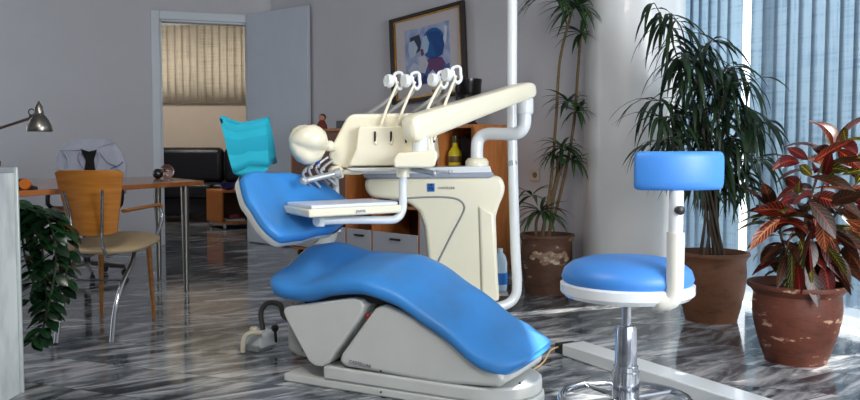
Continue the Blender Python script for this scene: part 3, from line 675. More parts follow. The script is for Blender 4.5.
# ------------------------------------------------------------------ white floor rail
q0 = V(.611, 3.885, 0); q1 = V(1.36, 2.52, 0); dr = (q1 - q0).normalized(); nr = V(-dr.y, dr.x, 0)
b = MB(); b.prism([q0, q1, q1 + nr * .125, q0 + nr * .125], V(0, 0, .056))
rail = thing('floor_rail', 'long white metal floor beam running beneath the blue stool', 'floor rail', (q0 + q1) / 2)
b.build('beam', ENAM, rail, bevel=.006)
b = MB(); c = q0 + nr * .062 - dr * .045; b.prism([q0 - dr * .07 + nr * .01, q0 + nr * .01, q0 + nr * .115, q0 - dr * .07 + nr * .115], V(0, 0, .045)); b.build('end_cap', BLACK, rail, bevel=.004)
b = MB(); g0 = gp(562, 352, .0); b.tube([q0 - dr * .06 + nr * .05 + V(0, 0, .03), gp(551, 350, .03), gp(545, 360, .012), gp(536, 368, .008), cp(.12, .3, .02)], .004, n=6, sm=5); tag(b.build('cable', mat('tan_cable', (206, 176, 130), .5)), 'thin tan cable from the white floor beam to the dental chair foot', 'cable')

# ------------------------------------------------------------------ pots and plants
def pot(name, label, c, prof, m, soil_z, soil_r):
    t = thing(name, label, 'potted plant', c)
    b = MB(); b.lathe(prof, c, n=56, mod=lambda a, z: 1 + .008 * math.sin(a * 2 + z * 9)); b.build('pot', m, t)
    b = MB(); b.lathe([(soil_r, soil_z - .02), (soil_r, soil_z), (soil_r * .5, soil_z + .012), (.01, soil_z + .014)], c, n=40); b.build('soil', SOIL, t)
    return t
def pprof(h, rb, rm, rr, lip=.02):
    o = [(rb * .3, 0), (rb, 0), (rb * 1.01, .01)]
    for k in range(1, 13):
        t = k / 12; r = rb + (rm - rb) * math.sin(min(1, t * 1.25) * PI / 2) if t < .72 else lerp(rm, rm * .97, (t - .72) / .2) if t < .92 else rr * .97
        o.append((r, t * (h - lip)))
    o += [(rr, h - lip), (rr * 1.01, h - lip * .5), (rr, h), (rr - .018, h), (rr - .024, h - .03), (rr * .8, h - .06), (.02, h - .07)]
    return o
# croton
cx_ = V(1.655, 3.80, 0)
cro = pot('potted_croton', 'red and orange-leaved potted croton in a worn terracotta pot at right', cx_, pprof(.355, .132, .19, .212), TERR1, .32, .175)
CM = [leafmat('leaf_red', (78, 18, 13), (186, 74, 40), 10, .16, blotch=(46, 14, 14)), leafmat('leaf_orange', (122, 46, 28), (206, 130, 76), 9, .2, blotch=(92, 28, 20)),
      leafmat('leaf_green_yellow', (22, 46, 20), (170, 150, 44), 9, .18, blotch=(20, 38, 18)), leafmat('leaf_dark', (30, 30, 20), (110, 44, 26), 8, .2, blotch=(20, 36, 18)), leafmat('leaf_plum', (70, 18, 20), (150, 40, 30), 10, .16, blotch=(34, 14, 16))]
b = MB(); st_ = MB()
stems = [((799, 300), (802, 262), (806, 215), (822, 165), (838, 140)), ((799, 300), (808, 262), (832, 220), (852, 190), (870, 160)), ((799, 300), (790, 268), (782, 240), (778, 222), (770, 210)), ((799, 300), (815, 270), (845, 250), (872, 235), (890, 220))]
for si, s_ in enumerate(stems):
    pts = smooth_path([V(cx_.x, cx_.y, .32)] + [at(x, y, 3.8 + (-.1, .05, -.12, .0)[si] * (i / 3)) for i, (x, y) in enumerate(s_[1:])], 6)
    st_.tube(pts, .009, n=8, r1=.004)
    nL = 28
    for k in range(nL):
        t = (.28 + .72 * k / (nL - 1)); p = pts[min(len(pts) - 1, int(t * (len(pts) - 1)))]
        a = k * 2.4 + si; el = lerp(-.1, 1.0, max(0, t - .35) / .65) + random.uniform(-.25, .25)
        dd = V(math.cos(a) * math.cos(el), math.sin(a) * math.cos(el), math.sin(el))
        mi = random.choice((0, 1, 3, 2, 3, 4, 4, 2, 3)) if t > .6 else random.choice((2, 3, 3, 3, 4, 2))
        b.leaf(p, dd, random.uniform(.15, .22), random.uniform(.062, .085), random.uniform(.5, 1.4), mi, n=7, fold=.3, twist=random.uniform(-.5, .5), peak=.5)
# leaves of the outer crown, facing the room
for k in range(38):
    a = random.uniform(0, 2 * PI); r_ = math.sqrt(random.random()); ex, ez = math.cos(a) * r_, math.sin(a) * r_
    x = 814 + ex * 42; y = 212 - ez * 62 - (6 if ex > 0 else -8) * abs(ex); Yq = 3.8 - .26 * math.sqrt(max(0, 1 - r_ * r_)) - .02
    p0 = at(x, y, Yq); dd = V(ex + random.uniform(-.5, .5), -.35, ez * .8 - .25 + random.uniform(-.3, .4))
    b.leaf(p0, dd, random.uniform(.14, .20), random.uniform(.05, .068), random.uniform(.3, 1.0), random.choice((0, 1, 2, 2, 3, 3, 4, 4, 0) if y < 240 else (2, 3, 3, 2, 4)), n=7, fold=.22, twist=random.choice((-1, 1)) * random.uniform(.5, 1.2), peak=.5)
# big front leaves seen face on
for (x, y, tx, ty, wd_, mi) in ((796, 212, 756, 208, .075, 0), (790, 222, 762, 228, .06, 0), (797, 222, 786, 252, .05, 1), (812, 196, 842, 205, .07, 0), (812, 208, 838, 250, .06, 1), (820, 240, 846, 280, .06, 0), (800, 240, 812, 280, .06, 2),
                               (792, 245, 792, 290, .06, 2), (785, 245, 764, 258, .05, 3), (808, 160, 788, 148, .04, 4), (838, 150, 858, 168, .06, 0), (845, 190, 868, 200, .06, 1), (826, 178, 816, 215, .055, 4), (843, 128, 846, 145, .05, 2), (850, 225, 870, 262, .06, 1), (802, 190, 786, 178, .055, 4), (812, 176, 800, 166, .04, 2)):
    p0 = at(x, y, 3.68); p1 = at(tx, ty, 3.60); dd = (p1 - p0); Ln = dd.length * 1.06
    b.leaf(p0, dd + V(0, 0, .02), Ln, wd_ * 1.1, .25, mi, n=8, fold=.18, twist=math.radians(60), peak=.5)
b.build('foliage', CM, cro); st_.build('stems', mat('stem_brown', (82, 66, 40), .7), cro)
# tall plant with hanging narrow leaves
cy_ = V(1.575, 4.72, 0)
fic = pot('potted_fig', 'tall dark green drooping plant in a brown terracotta pot by the column', cy_, pprof(.385, .14, .185, .2), TERR2, .35, .165)
FM = [leafmat('fig_leaf', (24, 46, 22), (40, 66, 30), 1, .0, rough=.45, trans=.2), leafmat('fig_leaf_dark', (16, 32, 18), (30, 50, 26), 1, 0, rough=.45, trans=.15)]
b = MB(); st_ = MB()
br_ = [((704, 180), (690, 110), (672, 40), (655, 4)), ((702, 170), (690, 80), (682, 30), (668, 14)), ((712, 170), (705, 100), (700, 55), (712, 40)), ((715, 170), (720, 110), (735, 80), (752, 88)),
       ((716, 190), (728, 150), (748, 125), (766, 122)), ((706, 190), (688, 140), (668, 105), (652, 100)), ((705, 200), (690, 170), (670, 140), (655, 145)), ((714, 200), (726, 180), (745, 160), (762, 160)), ((710, 190), (712, 150), (705, 120), (694, 105)), ((700, 190), (684, 150), (672, 120), (660, 118)), ((712, 180), (730, 120), (742, 105), (756, 130)),
       ((708, 180), (700, 90), (690, 60), (676, 60)), ((714, 180), (722, 90), (728, 70), (738, 66)), ((710, 200), (720, 180), (735, 175), (748, 190)), ((708, 190), (698, 165), (690, 150), (680, 160)), ((712, 200), (716, 160), (724, 140), (730, 140))]
for si, s_ in enumerate(br_):
    oy = random.uniform(-.22, .18)
    pts = smooth_path([V(cy_.x + random.uniform(-.07, .07), cy_.y + random.uniform(-.07, .07), .34)] + [at(x, y, 4.72 + oy * (i + 1) / 4) for i, (x, y) in enumerate(s_)], 8)
    st_.tube(pts, .008, n=6, r1=.0025)
    n0 = int(len(pts) * .42)
    for i in range(n0, len(pts)):
        for rep in range(2):
            a = random.uniform(0, 2 * PI); el = random.uniform(-.3, .7)
            b.leaf(pts[i], V(math.cos(a) * math.cos(el), math.sin(a) * math.cos(el), math.sin(el)), random.uniform(.19, .33), random.uniform(.019, .028), random.uniform(1.3, 3.2), random.randint(0, 1), n=6, fold=.2, twist=random.uniform(-.6, .6), peak=.4)
b.build('foliage', FM, fic); st_.build('stems', mat('stem_grey', (70, 58, 46), .8), fic)
# dracaena
cz_ = V(.775, 5.62, 0)
dra = pot('potted_dracaena', 'spiky-leaved cane plant in a dark carved pot against the grey wall', cz_, pprof(.395, .14, .17, .182), TERR3, .36, .15)
bz = MB()                                               # pale relief band with a knot in the middle
for k, (dx_, dz_, r_) in enumerate(((0, 0, .03), (-.045, .01, .02), (-.08, .02, .018), (.045, .01, .02), (.08, .02, .018), (-.03, -.03, .018), (.03, -.03, .016), (-.1, .0, .016), (.1, -.01, .016), (0, .03, .016))):
    rr = .158; aa = dx_ / rr
    bz.ball((cz_.x + rr * math.sin(aa), cz_.y - rr * math.cos(aa), .255 + dz_), r_ * 1.5, 12, (1.5, .5, .9))
bz.lathe([(.008, -.006), (.014, -.004), (.014, .01), (.006, .012)], (cz_.x, cz_.y - .185, .27), n=14, axis=(0, -1, 0))
bz.build('relief', terracotta('pale_relief', (150, 120, 96), (206, 190, 166), .52), dra)
DM = [leafmat('dracaena_leaf', (30, 64, 34), (120, 130, 60), 1, 0, rough=.4, trans=.15), leafmat('dracaena_leaf_dark', (18, 42, 24), (70, 90, 40), 1, 0, rough=.4, trans=.1)]
b = MB(); st_ = MB()
for cane in (((540, 245), (550, 190), (556, 120), (560, 60), (572, 10)), ((545, 245), (560, 195), (573, 130), (578, 70), (582, 20)), ((538, 250), (536, 225), (540, 212)), ((548, 245), (553, 200), (560, 172), (566, 160)), ((542, 245), (546, 215), (556, 180), (558, 155))):
    pts = smooth_path([V(cz_.x - .02, cz_.y, .35)] + [at(x, y, 5.58) for x, y in cane], 8)
    st_.tube(pts, .012, n=8, r1=.009)
for (x, y, n_, L_) in ((576, 8, 34, .30), (552, -6, 26, .34), (582, 34, 16, .22), (568, 102, 18, .20), (577, 112, 12, .18), (562, 148, 20, .22), (573, 160, 16, .2), (556, 156, 12, .18), (541, 212, 24, .26), (532, 196, 8, .22)):
    p = at(x, y, 5.56)
    for k in range(n_):
        a = k * 2.4 + random.uniform(-.2, .2); el = random.uniform(-.15, .9)
        dy = math.sin(a) * math.cos(el); dy = min(dy, .35)
        dv = V(math.cos(a) * math.cos(el), dy * .8, math.sin(el)); g_ = (p + dv * L_ - A0).dot(AN) - .03
        if g_ < 0: dv = dv - AN * (dv.dot(AN) * 1.3)
        b.leaf(p, dv, L_ * random.uniform(.75, 1.05), .028, random.uniform(.9, 2.0), k % 2, n=6, fold=.3, twist=random.uniform(-.3, .3), peak=.35)
b.build('foliage', DM, dra); st_.build('canes', mat('cane_tan', (116, 94, 64), .8, var=.4, scale=60), dra)
# trailing plant behind the counter, in a pot on a stand
cl = V(-1.98, 3.66, 0)
zz = thing('trailing_plant', 'dark glossy trailing plant hanging beside the pale counter at left', 'potted plant', cl)
b = MB(); b.lathe([(.09, .52), (.12, .7), (.125, .72), (.11, .72), (.1, .68), (.01, .68)], cl, n=24); b.build('pot', TERR2, zz)
b = MB(); b.lathe([(.1, .49), (.1, .52), (.02, .52), (.015, .03), (.1, .02), (.1, 0), (.01, 0)][::-1], cl, n=20); b.build('stand', BLACK, zz)
b = MB(); st_ = MB()
ZM = [leafmat('trailing_leaf', (20, 50, 26), (34, 68, 34), 1, 0, rough=.25, trans=.1), leafmat('trailing_leaf_dark', (14, 36, 20), (22, 48, 24), 1, 0, rough=.25, trans=.1)]
for j, s_ in enumerate((((24, 208), (48, 220), (56, 260), (46, 320)), ((20, 215), (40, 240), (46, 290), (44, 325), (32, 342)), ((24, 205), (52, 214), (66, 240), (66, 285)), ((18, 220), (28, 245), (34, 275), (30, 300)), ((22, 212), (44, 216), (62, 226), (70, 236)), ((20, 210), (36, 230), (58, 255), (60, 300)), ((18, 225), (26, 260), (40, 300), (52, 315)))):
    Yp = 3.72 + .02 * j
    pts = smooth_path([cl + V(0, 0, .69), cl + V(.08, 0, .74)] + [at(x, y, Yp) for x, y in s_], 7)
    st_.tube(pts, .005, n=6)
    for i in range(7, len(pts)):
        for sg in ((-1, 1) if i % 3 == 0 else (1 - 2 * (i % 2),)):
            dv = (pts[i] - pts[i - 1]).normalized(); a = random.uniform(-.5, .5)
            sd = V(sg * math.cos(a), -.35 + math.sin(a) * .6, .1)
            b.leaf(pts[i], sd + dv * .4, random.uniform(.07, .10), .046, .6, random.randint(0, 1), n=5, fold=.15, twist=random.uniform(-.3, .9), peak=.5)
b.build('foliage', ZM, zz); st_.build('stems', mat('stem_green', (46, 60, 34), .7), zz)

# ------------------------------------------------------------------ counter at far left
b = MB(); cnt = thing('counter', 'pale marble-fronted counter cut off by the left edge', 'counter', (-2.1, 3.15, 0))
zc = at(10, 168, 3.14).z
b.box((-2.165, 3.14, zc / 2 - .01), (1.12, .28, zc - .02)); b.build('counter_body', mat('pale_marble', (206, 210, 210), .5, c2=(150, 156, 160), scale=7, stretch=(1, 1, .4)), cnt, flat=True)
b = MB(); b.box((-1.598, 3.282, zc / 2), (.014, .014, zc)); b.build('edge_trim', mat('aluminium_trim', (190, 198, 196), .35, .3), cnt, bevel=.004)
b = MB(); b.box((-2.165, 3.14, zc - .01), (1.125, .285, .02)); b.build('counter_top', mat('counter_top', (150, 156, 162), .4), cnt, bevel=.004)
b = MB(); q = at(6, 165, 3.2); b.tube([V(q.x - .05, 3.2, zc + .008), V(q.x - .035, 3.22, zc + .01), V(q.x - .026, 3.2, zc + .022)], .007, n=8); tag(b.build('twig', WOODD), 'small brown twig lying on top of the pale counter', 'twig')

# ------------------------------------------------------------------ desk
DZ = .75
dk = [V(-1.457, 5.48, DZ), V(-2.03, 6.36, DZ), V(-3.15, 5.6, DZ), V(-2.12, 3.72, DZ)]
zd = at(203, 181, 5.48).z
desk = thing('desk', 'orange-wood office desk with slim round metal legs by the wall', 'desk', (-2.2, 5.2, 0))
b = MB(); b.prism([V(p.x, p.y, zd - .026) for p in dk], V(0, 0, .028)); b.build('desktop', mat('desk_wood', (176, 110, 62), .25, c2=(160, 94, 50), scale=3, stretch=(8, 1, 1), coat=.4), desk, bevel=.004)
for x, y in ((-1.635, 5.66), (-1.99, 6.2), (-2.9, 5.6), (-2.25, 4.15)):
    b = MB(); b.lathe([(.016, 0), (.017, .01), (.027, zd - .028)], (x, y, 0), n=20); b.build('leg', STEEL, desk)
# glass ball and dark ball on the desk
q = at(158, 182, 5.85); b = MB(); b.ball((q.x, 5.85, zd + .036), .036, 20); tag(b.build('paperweight', mat('dark_glass', (22, 24, 34), .08, var=.1, coat=.6)), 'round black paperweight on the right end of the desk', 'paperweight')
q = at(166, 180, 5.95); b = MB(); b.ball((q.x, 5.97, zd + .05), .05, 24); tag(b.build('glass_ball', glass('smoky_glass', (196, 170, 160))), 'larger clear glass ball behind the black paperweight on the desk', 'ornament')
q = at(27, 190, 4.3); tdp = thing('tape_dispenser', 'small orange and black tape dispenser on the desk beside the counter', 'tape dispenser', (q.x, 4.3, zd + .002))
b = MB(); b.prism([V(q.x + dx_, 4.28, zd + .002 + dz_) for dx_, dz_ in ((-.05, 0), (.05, 0), (.05, .012), (.02, .02), (-.02, .055), (-.05, .04))], V(0, .035, 0)); b.build('body', BLACK, tdp, bevel=.004)
b = MB(); b.lathe([(.014, -.012), (.026, -.012), (.026, .012), (.014, .012)], (q.x + .01, 4.262, zd + .03), n=24, axis=(0, 1, 0)); b.build('tape_roll', mat('orange_tape', (196, 110, 40), .4), tdp)

# ------------------------------------------------------------------ wooden visitor chair
vc = thing('visitor_chair', 'orange plywood-backed chair with beige seat and chrome frame at the desk', 'chair', (-1.7, 4.5, 0))
tl_, tr2, bl_, br2 = at(54, 170, 4.2), at(123, 170, 4.12), at(70, 233, 4.24), at(117, 233, 4.18)
b = MB(); fr = []; bk = []
nu, nv = 14, 10
def bpt(u, v):
    p = lerp(lerp(tl_, tr2, u), lerp(bl_, br2, u), v)
    corner = .012 * (max(0, abs(2 * u - 1) - .8) / .2) ** 2 * (1 - v)
    return p + V(0, -.05 * (1 - (2 * u - 1) ** 2) + .06 * (v - .5) * 0, -corner - .012 * (1 - (2 * u - 1) ** 2) * v + .0)
rows = []
for j in range(nv + 1):
    v = j / nv; rows.append([bpt(i / nu, v) for i in range(nu + 1)] + [bpt(i / nu, v) + V(0, .014, 0) for i in range(nu, -1, -1)])
b.loft(rows); b.build('backrest', WOODO, vc, bevel=.004)
b = MB(); sc_ = at(112, 242, 4.5)
def seatpt(a, s_, z): return V(sc_.x + .215 * s_ * math.copysign(abs(math.cos(a)) ** .6, math.cos(a)) + .03, 4.46 + .22 * s_ * math.copysign(abs(math.sin(a)) ** .6, math.sin(a)), z + .02 * math.sin(a))
zs = at(112, 240, 4.4).z
b.loft([[seatpt(2 * PI * k / 32, s_, zs + dz) for k in range(32)] for s_, dz in ((.1, .012), (.6, .01), (.92, .0), (1, -.02), (.97, -.04), (.5, -.045), (.1, -.045))]); b.build('seat', BEIGE, vc, sub=1)
def T(name, pts, r, m, par, **k):
    b = MB(); b.tube(pts, r, **k); return b.build(name, m, par)
# chrome rear frame with back uprights
lR = [at(63, 190, 4.11), at(68, 215, 4.16), at(71, 235, 4.2), at(67, 262, 4.24), at(58, 300, 4.2), gp(55, 346)]
rR = [at(102, 190, 4.05), at(102, 215, 4.1), at(102, 240, 4.15), at(107, 256, 4.22), at(118, 252, 4.5)]
for name, pts in (('leg', [at(135, 246, 4.55), at(132, 262, 4.45), at(122, 285, 4.33), at(115, 312, 4.25), gp(112, 343)]), ('leg', [at(84, 246, 4.5), at(74, 262, 4.4), at(66, 290, 4.3), at(60, 315, 4.22), gp(56, 344)])):
    T(name, pts, .0125, CHROME, vc, sm=5)
T('back_upright', [at(64, 192, 4.12), at(70, 215, 4.17), at(73, 240, 4.2), at(84, 256, 4.3), at(100, 252, 4.5)], .008, CHROME, vc, sm=5)
T('back_upright', rR, .008, CHROME, vc, sm=5)
for a_, b_ in (((148, 240), (154, 318)), ((101, 250), (101.5, 316))):
    g = gp(*b_); T('leg', [at(a_[0], a_[1], g.y - .02), g], .016, WOODO, vc, r1=.010, n=14)
T('stretcher', [at(70, 280, 4.36), at(122, 280, 4.36)], .006, CHROME, vc)
b = MB(); b.tube([at(124, 211, 4.34), at(140, 208, 4.5), at(158, 205, 4.68), at(162, 208, 4.7)], .017, sm=4, flat=.6, n=12); b.build('armrest', WOODO, vc)
T('arm_tube', [at(160, 208, 4.68), at(162, 218, 4.68), at(156, 236, 4.6), at(148, 246, 4.5), at(135, 247, 4.45)], .0105, CHROME, vc, sm=5)
b = MB(); b.tube([at(49, 214, 4.7), at(56, 208, 4.55), at(66, 211, 4.4)], .017, sm=4, flat=.6, n=12); b.build('armrest', WOODO, vc)
T('arm_tube', [at(50, 214, 4.7), at(52, 235, 4.66), at(66, 249, 4.55), at(88, 250, 4.5)], .0105, CHROME, vc, sm=5)

# ------------------------------------------------------------------ office chair with shirt over the back
ocx = at(90, 170, 6.4).x
oc = thing('office_chair', 'black swivel office chair behind the desk under a draped shirt', 'chair', (ocx, 6.4, 0))
b = MB(); zt = at(92, 139, 6.35).z
def shell(sx, z0, z1, y, th, pw=2.6):
    lps = []
    for s_, o_ in ((.1, -1), (.8, -1), (.97, -.6), (1, 0), (.97, .6), (.8, 1), (.1, 1)):
        lps.append([V(ocx + sx * s_ * math.copysign(abs(math.cos(a)) ** (2 / pw), math.cos(a)), y + o_ * th - .05 * (s_ * math.cos(a)) ** 2 * 0, (z0 + z1) / 2 + (z1 - z0) / 2 * s_ * math.copysign(abs(math.sin(a)) ** (2 / pw), math.sin(a))) for a in [2 * PI * k / 36 for k in range(36)]])
    return lps
b.loft(shell(.235, .55, zt - .02, 6.42, .03)); b.build('backrest', BLACK, oc)
b = MB(); b.lathe([(.05, .47), (.22, .47), (.235, .5), (.2, .53), (.02, .535)], (ocx, 6.3, 0), n=28); b.build('seat', BLACK, oc)
b = MB(); b.lathe([(.025, .1), (.025, .47)], (ocx, 6.3, 0), n=16); b.build('column', BLACK, oc)
T('back_bar', [V(ocx, 6.3, .48), V(ocx, 6.47, .5), V(ocx, 6.47, .75)], .02, BLACK, oc, sm=3)
for sx in (-1, 1): T('armrest', [V(ocx + sx * .2, 6.3, .5), V(ocx + sx * .27, 6.28, .55), V(ocx + sx * .27, 6.3, .68), V(ocx + sx * .27, 6.2, .70), V(ocx + sx * .27, 6.4, .70)], .017, BLACK, oc, sm=3)
for k in range(5):
    a = k * 2 * PI / 5 + .2; c, s_ = math.cos(a), math.sin(a)
    o = T('leg', [V(ocx + .02 * c, 6.3 + .02 * s_, .11), V(ocx + .27 * c, 6.3 + .27 * s_, .075)], .018, STEEL, oc, n=8)
    b = MB(); b.lathe([(.02, -.018), (.027, -.01), (.027, .01), (.02, .018)], (ocx + .27 * c, 6.3 + .27 * s_, .03), n=16, axis=(-s_, c, 0)); b.tube([(ocx + .27 * c, 6.3 + .27 * s_, .03), (ocx + .27 * c, 6.3 + .27 * s_, .075)], .006); b.build('caster', BLACK, o)
# shirt: draped sheet with hourglass gap and collar folds
sh = thing('shirt', 'light lavender shirt draped over the office chair backrest', 'shirt', (ocx, 6.38, .6))
b = MB(); lps = []
for j in range(15):
    v = j / 14; z = lerp(zt, .62, v); row = []
    hw = .262 * (max(0.0, 1 - (1 - min(1, v * 1.9 + .12)) ** 2.2)) ** .5 * (1 - .02 * math.sin(v * 9))
    for k in range(41):
        a = 2 * PI * k / 40
        row.append(V(ocx + hw * math.copysign(abs(math.cos(a)) ** .7, math.cos(a)) + .003 * math.sin(z * 40), 6.42 + (.055 + .008 * math.sin(a * 9 + v * 5)) * min(1, v * 4 + .3) * math.copysign(abs(math.sin(a)) ** .8, math.sin(a)), z))
    lps.append(row[:-1])
b.loft(lps); b.build('cloth', SHIRT, sh)
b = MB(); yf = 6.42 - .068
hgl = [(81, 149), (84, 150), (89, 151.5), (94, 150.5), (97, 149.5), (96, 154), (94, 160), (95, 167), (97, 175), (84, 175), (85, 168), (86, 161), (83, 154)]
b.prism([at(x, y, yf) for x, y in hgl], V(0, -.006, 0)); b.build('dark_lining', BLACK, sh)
for pts in (((60, 150), (78, 150), (82, 148)), ((97, 148), (108, 144), (116, 143)), ((82, 150), (79, 158), (84, 168)), ((97, 150), (99, 158), (97, 168)), ((100, 152), (108, 162), (118, 166)), ((64, 152), (68, 160), (66, 172))):
    b = MB(); b.tube([at(x, y, yf + .002) for x, y in pts], .007, sm=4, n=8, flat=.6); b.build('seam', SHIRT, sh)
b = MB(); b.tube([at(111, 168.5, yf - .008), at(118, 166, yf - .008), at(123, 162, yf - .004)], .004, n=6, sm=3); b.build('piping', mat('blue_piping', (50, 100, 170), .6), sh)

# ------------------------------------------------------------------ desk lamp
YL = 4.45
lb = V(-2.52, 4.5, zd + .002)
lamp = thing('desk_lamp', 'silver bell-shaped desk lamp on a thin arm at left', 'lamp', lb)
b = MB(); cL = at(39.5, 131.5, YL)
b.lathe([(.062, .0), (.064, .004), (.060, .03), (.048, .06), (.03, .082), (.024, .088), (.024, .1), (.02, .128), (.008, .146), (.004, .158), (.001, .16)], cL, n=36); b.build('lamp_shade', STEEL, lamp)
T('arm', [at(31, 118, YL), at(0, 128, YL), at(-28, 137, YL)], .0075, STEEL, lamp, n=10)
e = at(-28, 137, YL)
T('lower_arm', [e, lb + V(0, 0, .02)], .0075, STEEL, lamp, n=10)
b = MB(); b.lathe([(.08, 0), (.08, .015), (.02, .025), (.01, .03)], lb, n=28); b.build('base', STEEL, lamp)
b = MB(); torus(b, (0, 0, 0), .011, .0022, 20); bmesh.ops.transform(b.bm, matrix=Matrix.Translation(at(31.5, 112, YL)) @ Matrix.Rotation(PI / 2, 4, 'X') @ Matrix.Scale(1.4, 4), verts=b.bm.verts); b.build('cord_loop', BLACK, lamp)
T('hinge', [at(30, 116.5, YL), at(42, 114.5, YL - .02)], .009, STEEL, lamp)

# ------------------------------------------------------------------ long cabinet on the back wall
K0 = V(-1.243, 7.6, 0); K1 = V(.672, 5.49, 0); KD = (K1 - K0).normalized(); KN = V(KD.y, -KD.x, 0); KL = (K1 - K0).length
if KN.y > 0: KN = -KN
KL = ((onplane(512, 150, K0 - KN * .4, KN)) - K0).dot(KD)
KZ = at(535, 122, 5.49).z; KDp = .40
def kp(s, d, z): return K0 + KD * s - KN * d + V(0, 0, z)      # d = depth into the cabinet
def kp2(px, d, z):
    p = onplane(px, 140, K0 - KN * d, KN); return V(p.x, p.y, z)
def kpx(px, z=None):                                            # cabinet-front s for an image column
    p = onplane(px, 150, K0, KN); return (p - K0).dot(KD)
cab = thing('sideboard', 'long orange-brown wooden cabinet below the framed picture', 'cabinet', kp(KL / 2, KDp / 2, 0))
def kbox(b, s0, s1, d0, d1, z0, z1): b.prism([kp(s0, d0, z0), kp(s1, d0, z0), kp(s1, d1, z0), kp(s0, d1, z0)], V(0, 0, z1 - z0)); return b
kb = .07
s_sh0, s_sh1 = kpx(437), kpx(471)
b = MB(); kbox(b, 0, KL, 0, KDp, KZ - .025, KZ); b.build('top_board', WOODC, cab, bevel=.003)
b = MB(); kbox(b, 0, KL, .0, KDp, kb, kb + .02); b.build('bottom_board', WOODC, cab, bevel=.002)
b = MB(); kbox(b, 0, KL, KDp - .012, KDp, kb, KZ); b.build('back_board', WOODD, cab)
divs = [0, kpx(345), kpx(371), kpx(418), s_sh0, s_sh1, KL - .02]
for s_ in divs:
    b = MB(); kbox(b, s_, s_ + .02, 0, KDp - .012, kb + .02, KZ - .025); b.build('upright', WOODC, cab, bevel=.002)
b = MB(); kbox(b, s_sh1 + .02, KL - .02, .0, .018, kb + .02, KZ - .025); b.build('door', WOODC, cab, bevel=.002)
b = MB(); kbox(b, .022, s_sh0, .01, KDp - .02, .50, .52); b.build('shelf', WOODC, cab)
b = MB(); zsh = at(455, 167, 6.0).z; kbox(b, s_sh0 + .02, s_sh1, .01, KDp - .02, zsh - .02, zsh); b.build('shelf', WOODC, cab)
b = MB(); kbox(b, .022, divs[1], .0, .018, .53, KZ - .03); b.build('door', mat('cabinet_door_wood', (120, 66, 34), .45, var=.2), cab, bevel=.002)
for i in range(3):
    b = MB(); s0_, s1_ = divs[i] + .024, divs[i + 1] - .004
    kbox(b, s0_, s1_, -.006, .012, kb + .03, .31); dr_ = b.build('drawer', DRAWER, cab, bevel=.003)
    b = MB(); m_ = (s0_ + s1_) / 2 + .02; b.tube([kp(m_ - .05, -.008, .262), kp(m_ - .04, -.03, .265), kp(m_ + .04, -.03, .265), kp(m_ + .05, -.008, .262)], .008, n=8, sm=3); b.build('handle', BLACK, dr_)
b = MB(); kbox(b, divs[3] + .024, s_sh0 - .004, -.006, .012, kb + .03, .5); b.build('drawer', DRAWER, cab, bevel=.003)
for s_ in (.06, 1.0, 1.9, KL - .1):
    b = MB(); c = kp(s_, .06, .03); b.lathe([(.012, -.018), (.03, -.014), (.03, .014), (.012, .018)], c, n=18, axis=KD); b.tube([c, c + V(0, 0, .042)], .01); b.build('caster', BLACK, cab)
# books and bottle in the open bay
bookc = [(60, 60, 72), (34, 44, 48), (52, 36, 40), (44, 56, 60), (80, 76, 84), (30, 30, 40)]
s_ = s_sh0 + .026; i = 0
lbls = ['slate grey book, the outermost at left in the open cabinet bay', 'dark green-grey book, second from left in the open cabinet bay', 'dark maroon book, third from left in the open cabinet bay']
for i in range(3):
    b = MB(); kbox(b, s_, s_ + .034, .20, .37, zsh, zsh + .21 + .01 * (i % 2)); o = b.build('book', mat('book_cover_%d' % i, bookc[i], .6), None, bevel=.003)
    tag(o, lbls[i], 'book', 'books in the open bay of the cabinet'); s_ += .038
qb = at(455, 166, 6.0); ss = kpx(456)
bc = kp2(455, .09, zsh + .001); bo = thing('yellow_bottle', 'yellow bottle standing in the open bay of the wooden cabinet', 'bottle', bc)
b = MB(); b.lathe([(r * .74, z) for r, z in [(.05, 0), (.066, .01), (.072, .05), (.068, .10), (.045, .125), (.028, .14), (.024, .17)]], bc, n=24); b.build('bottle_body', mat('yellow_liquid', (216, 196, 30), .15, coat=.5), bo)
b = MB(); b.lathe([(.018, .17), (.021, .19), (.02, .22), (.01, .222)], bc, n=20); b.build('cap', mat('olive_glass', (70, 80, 40), .2), bo)
b = MB(); b.lathe([(.053, .03), (.055, .034), (.055, .07), (.053, .075)], bc, n=24); b.build('band', mat('brown_band', (110, 80, 30), .5), bo)
# dark folder row on the middle shelf
fcol = [(30, 60, 140), (90, 60, 50), (40, 50, 110), (60, 50, 46), (30, 34, 60), (110, 100, 92)]
fl = ['blue folder', 'brown folder', 'navy folder', 'grey-brown folder', 'dark blue folder', 'pale grey folder']
s_ = divs[2] + .05
for i in range(6):
    b = MB(); kbox(b, s_, s_ + .045, .04, .3, .52, .52 + .2); o = b.build('folder', mat('folder_%d' % i, fcol[i], .5), None, bevel=.003)
    tag(o, fl[i] + ' upright on the middle shelf of the wooden cabinet behind the tray', 'folder', 'folders on the cabinet shelf'); s_ += .052
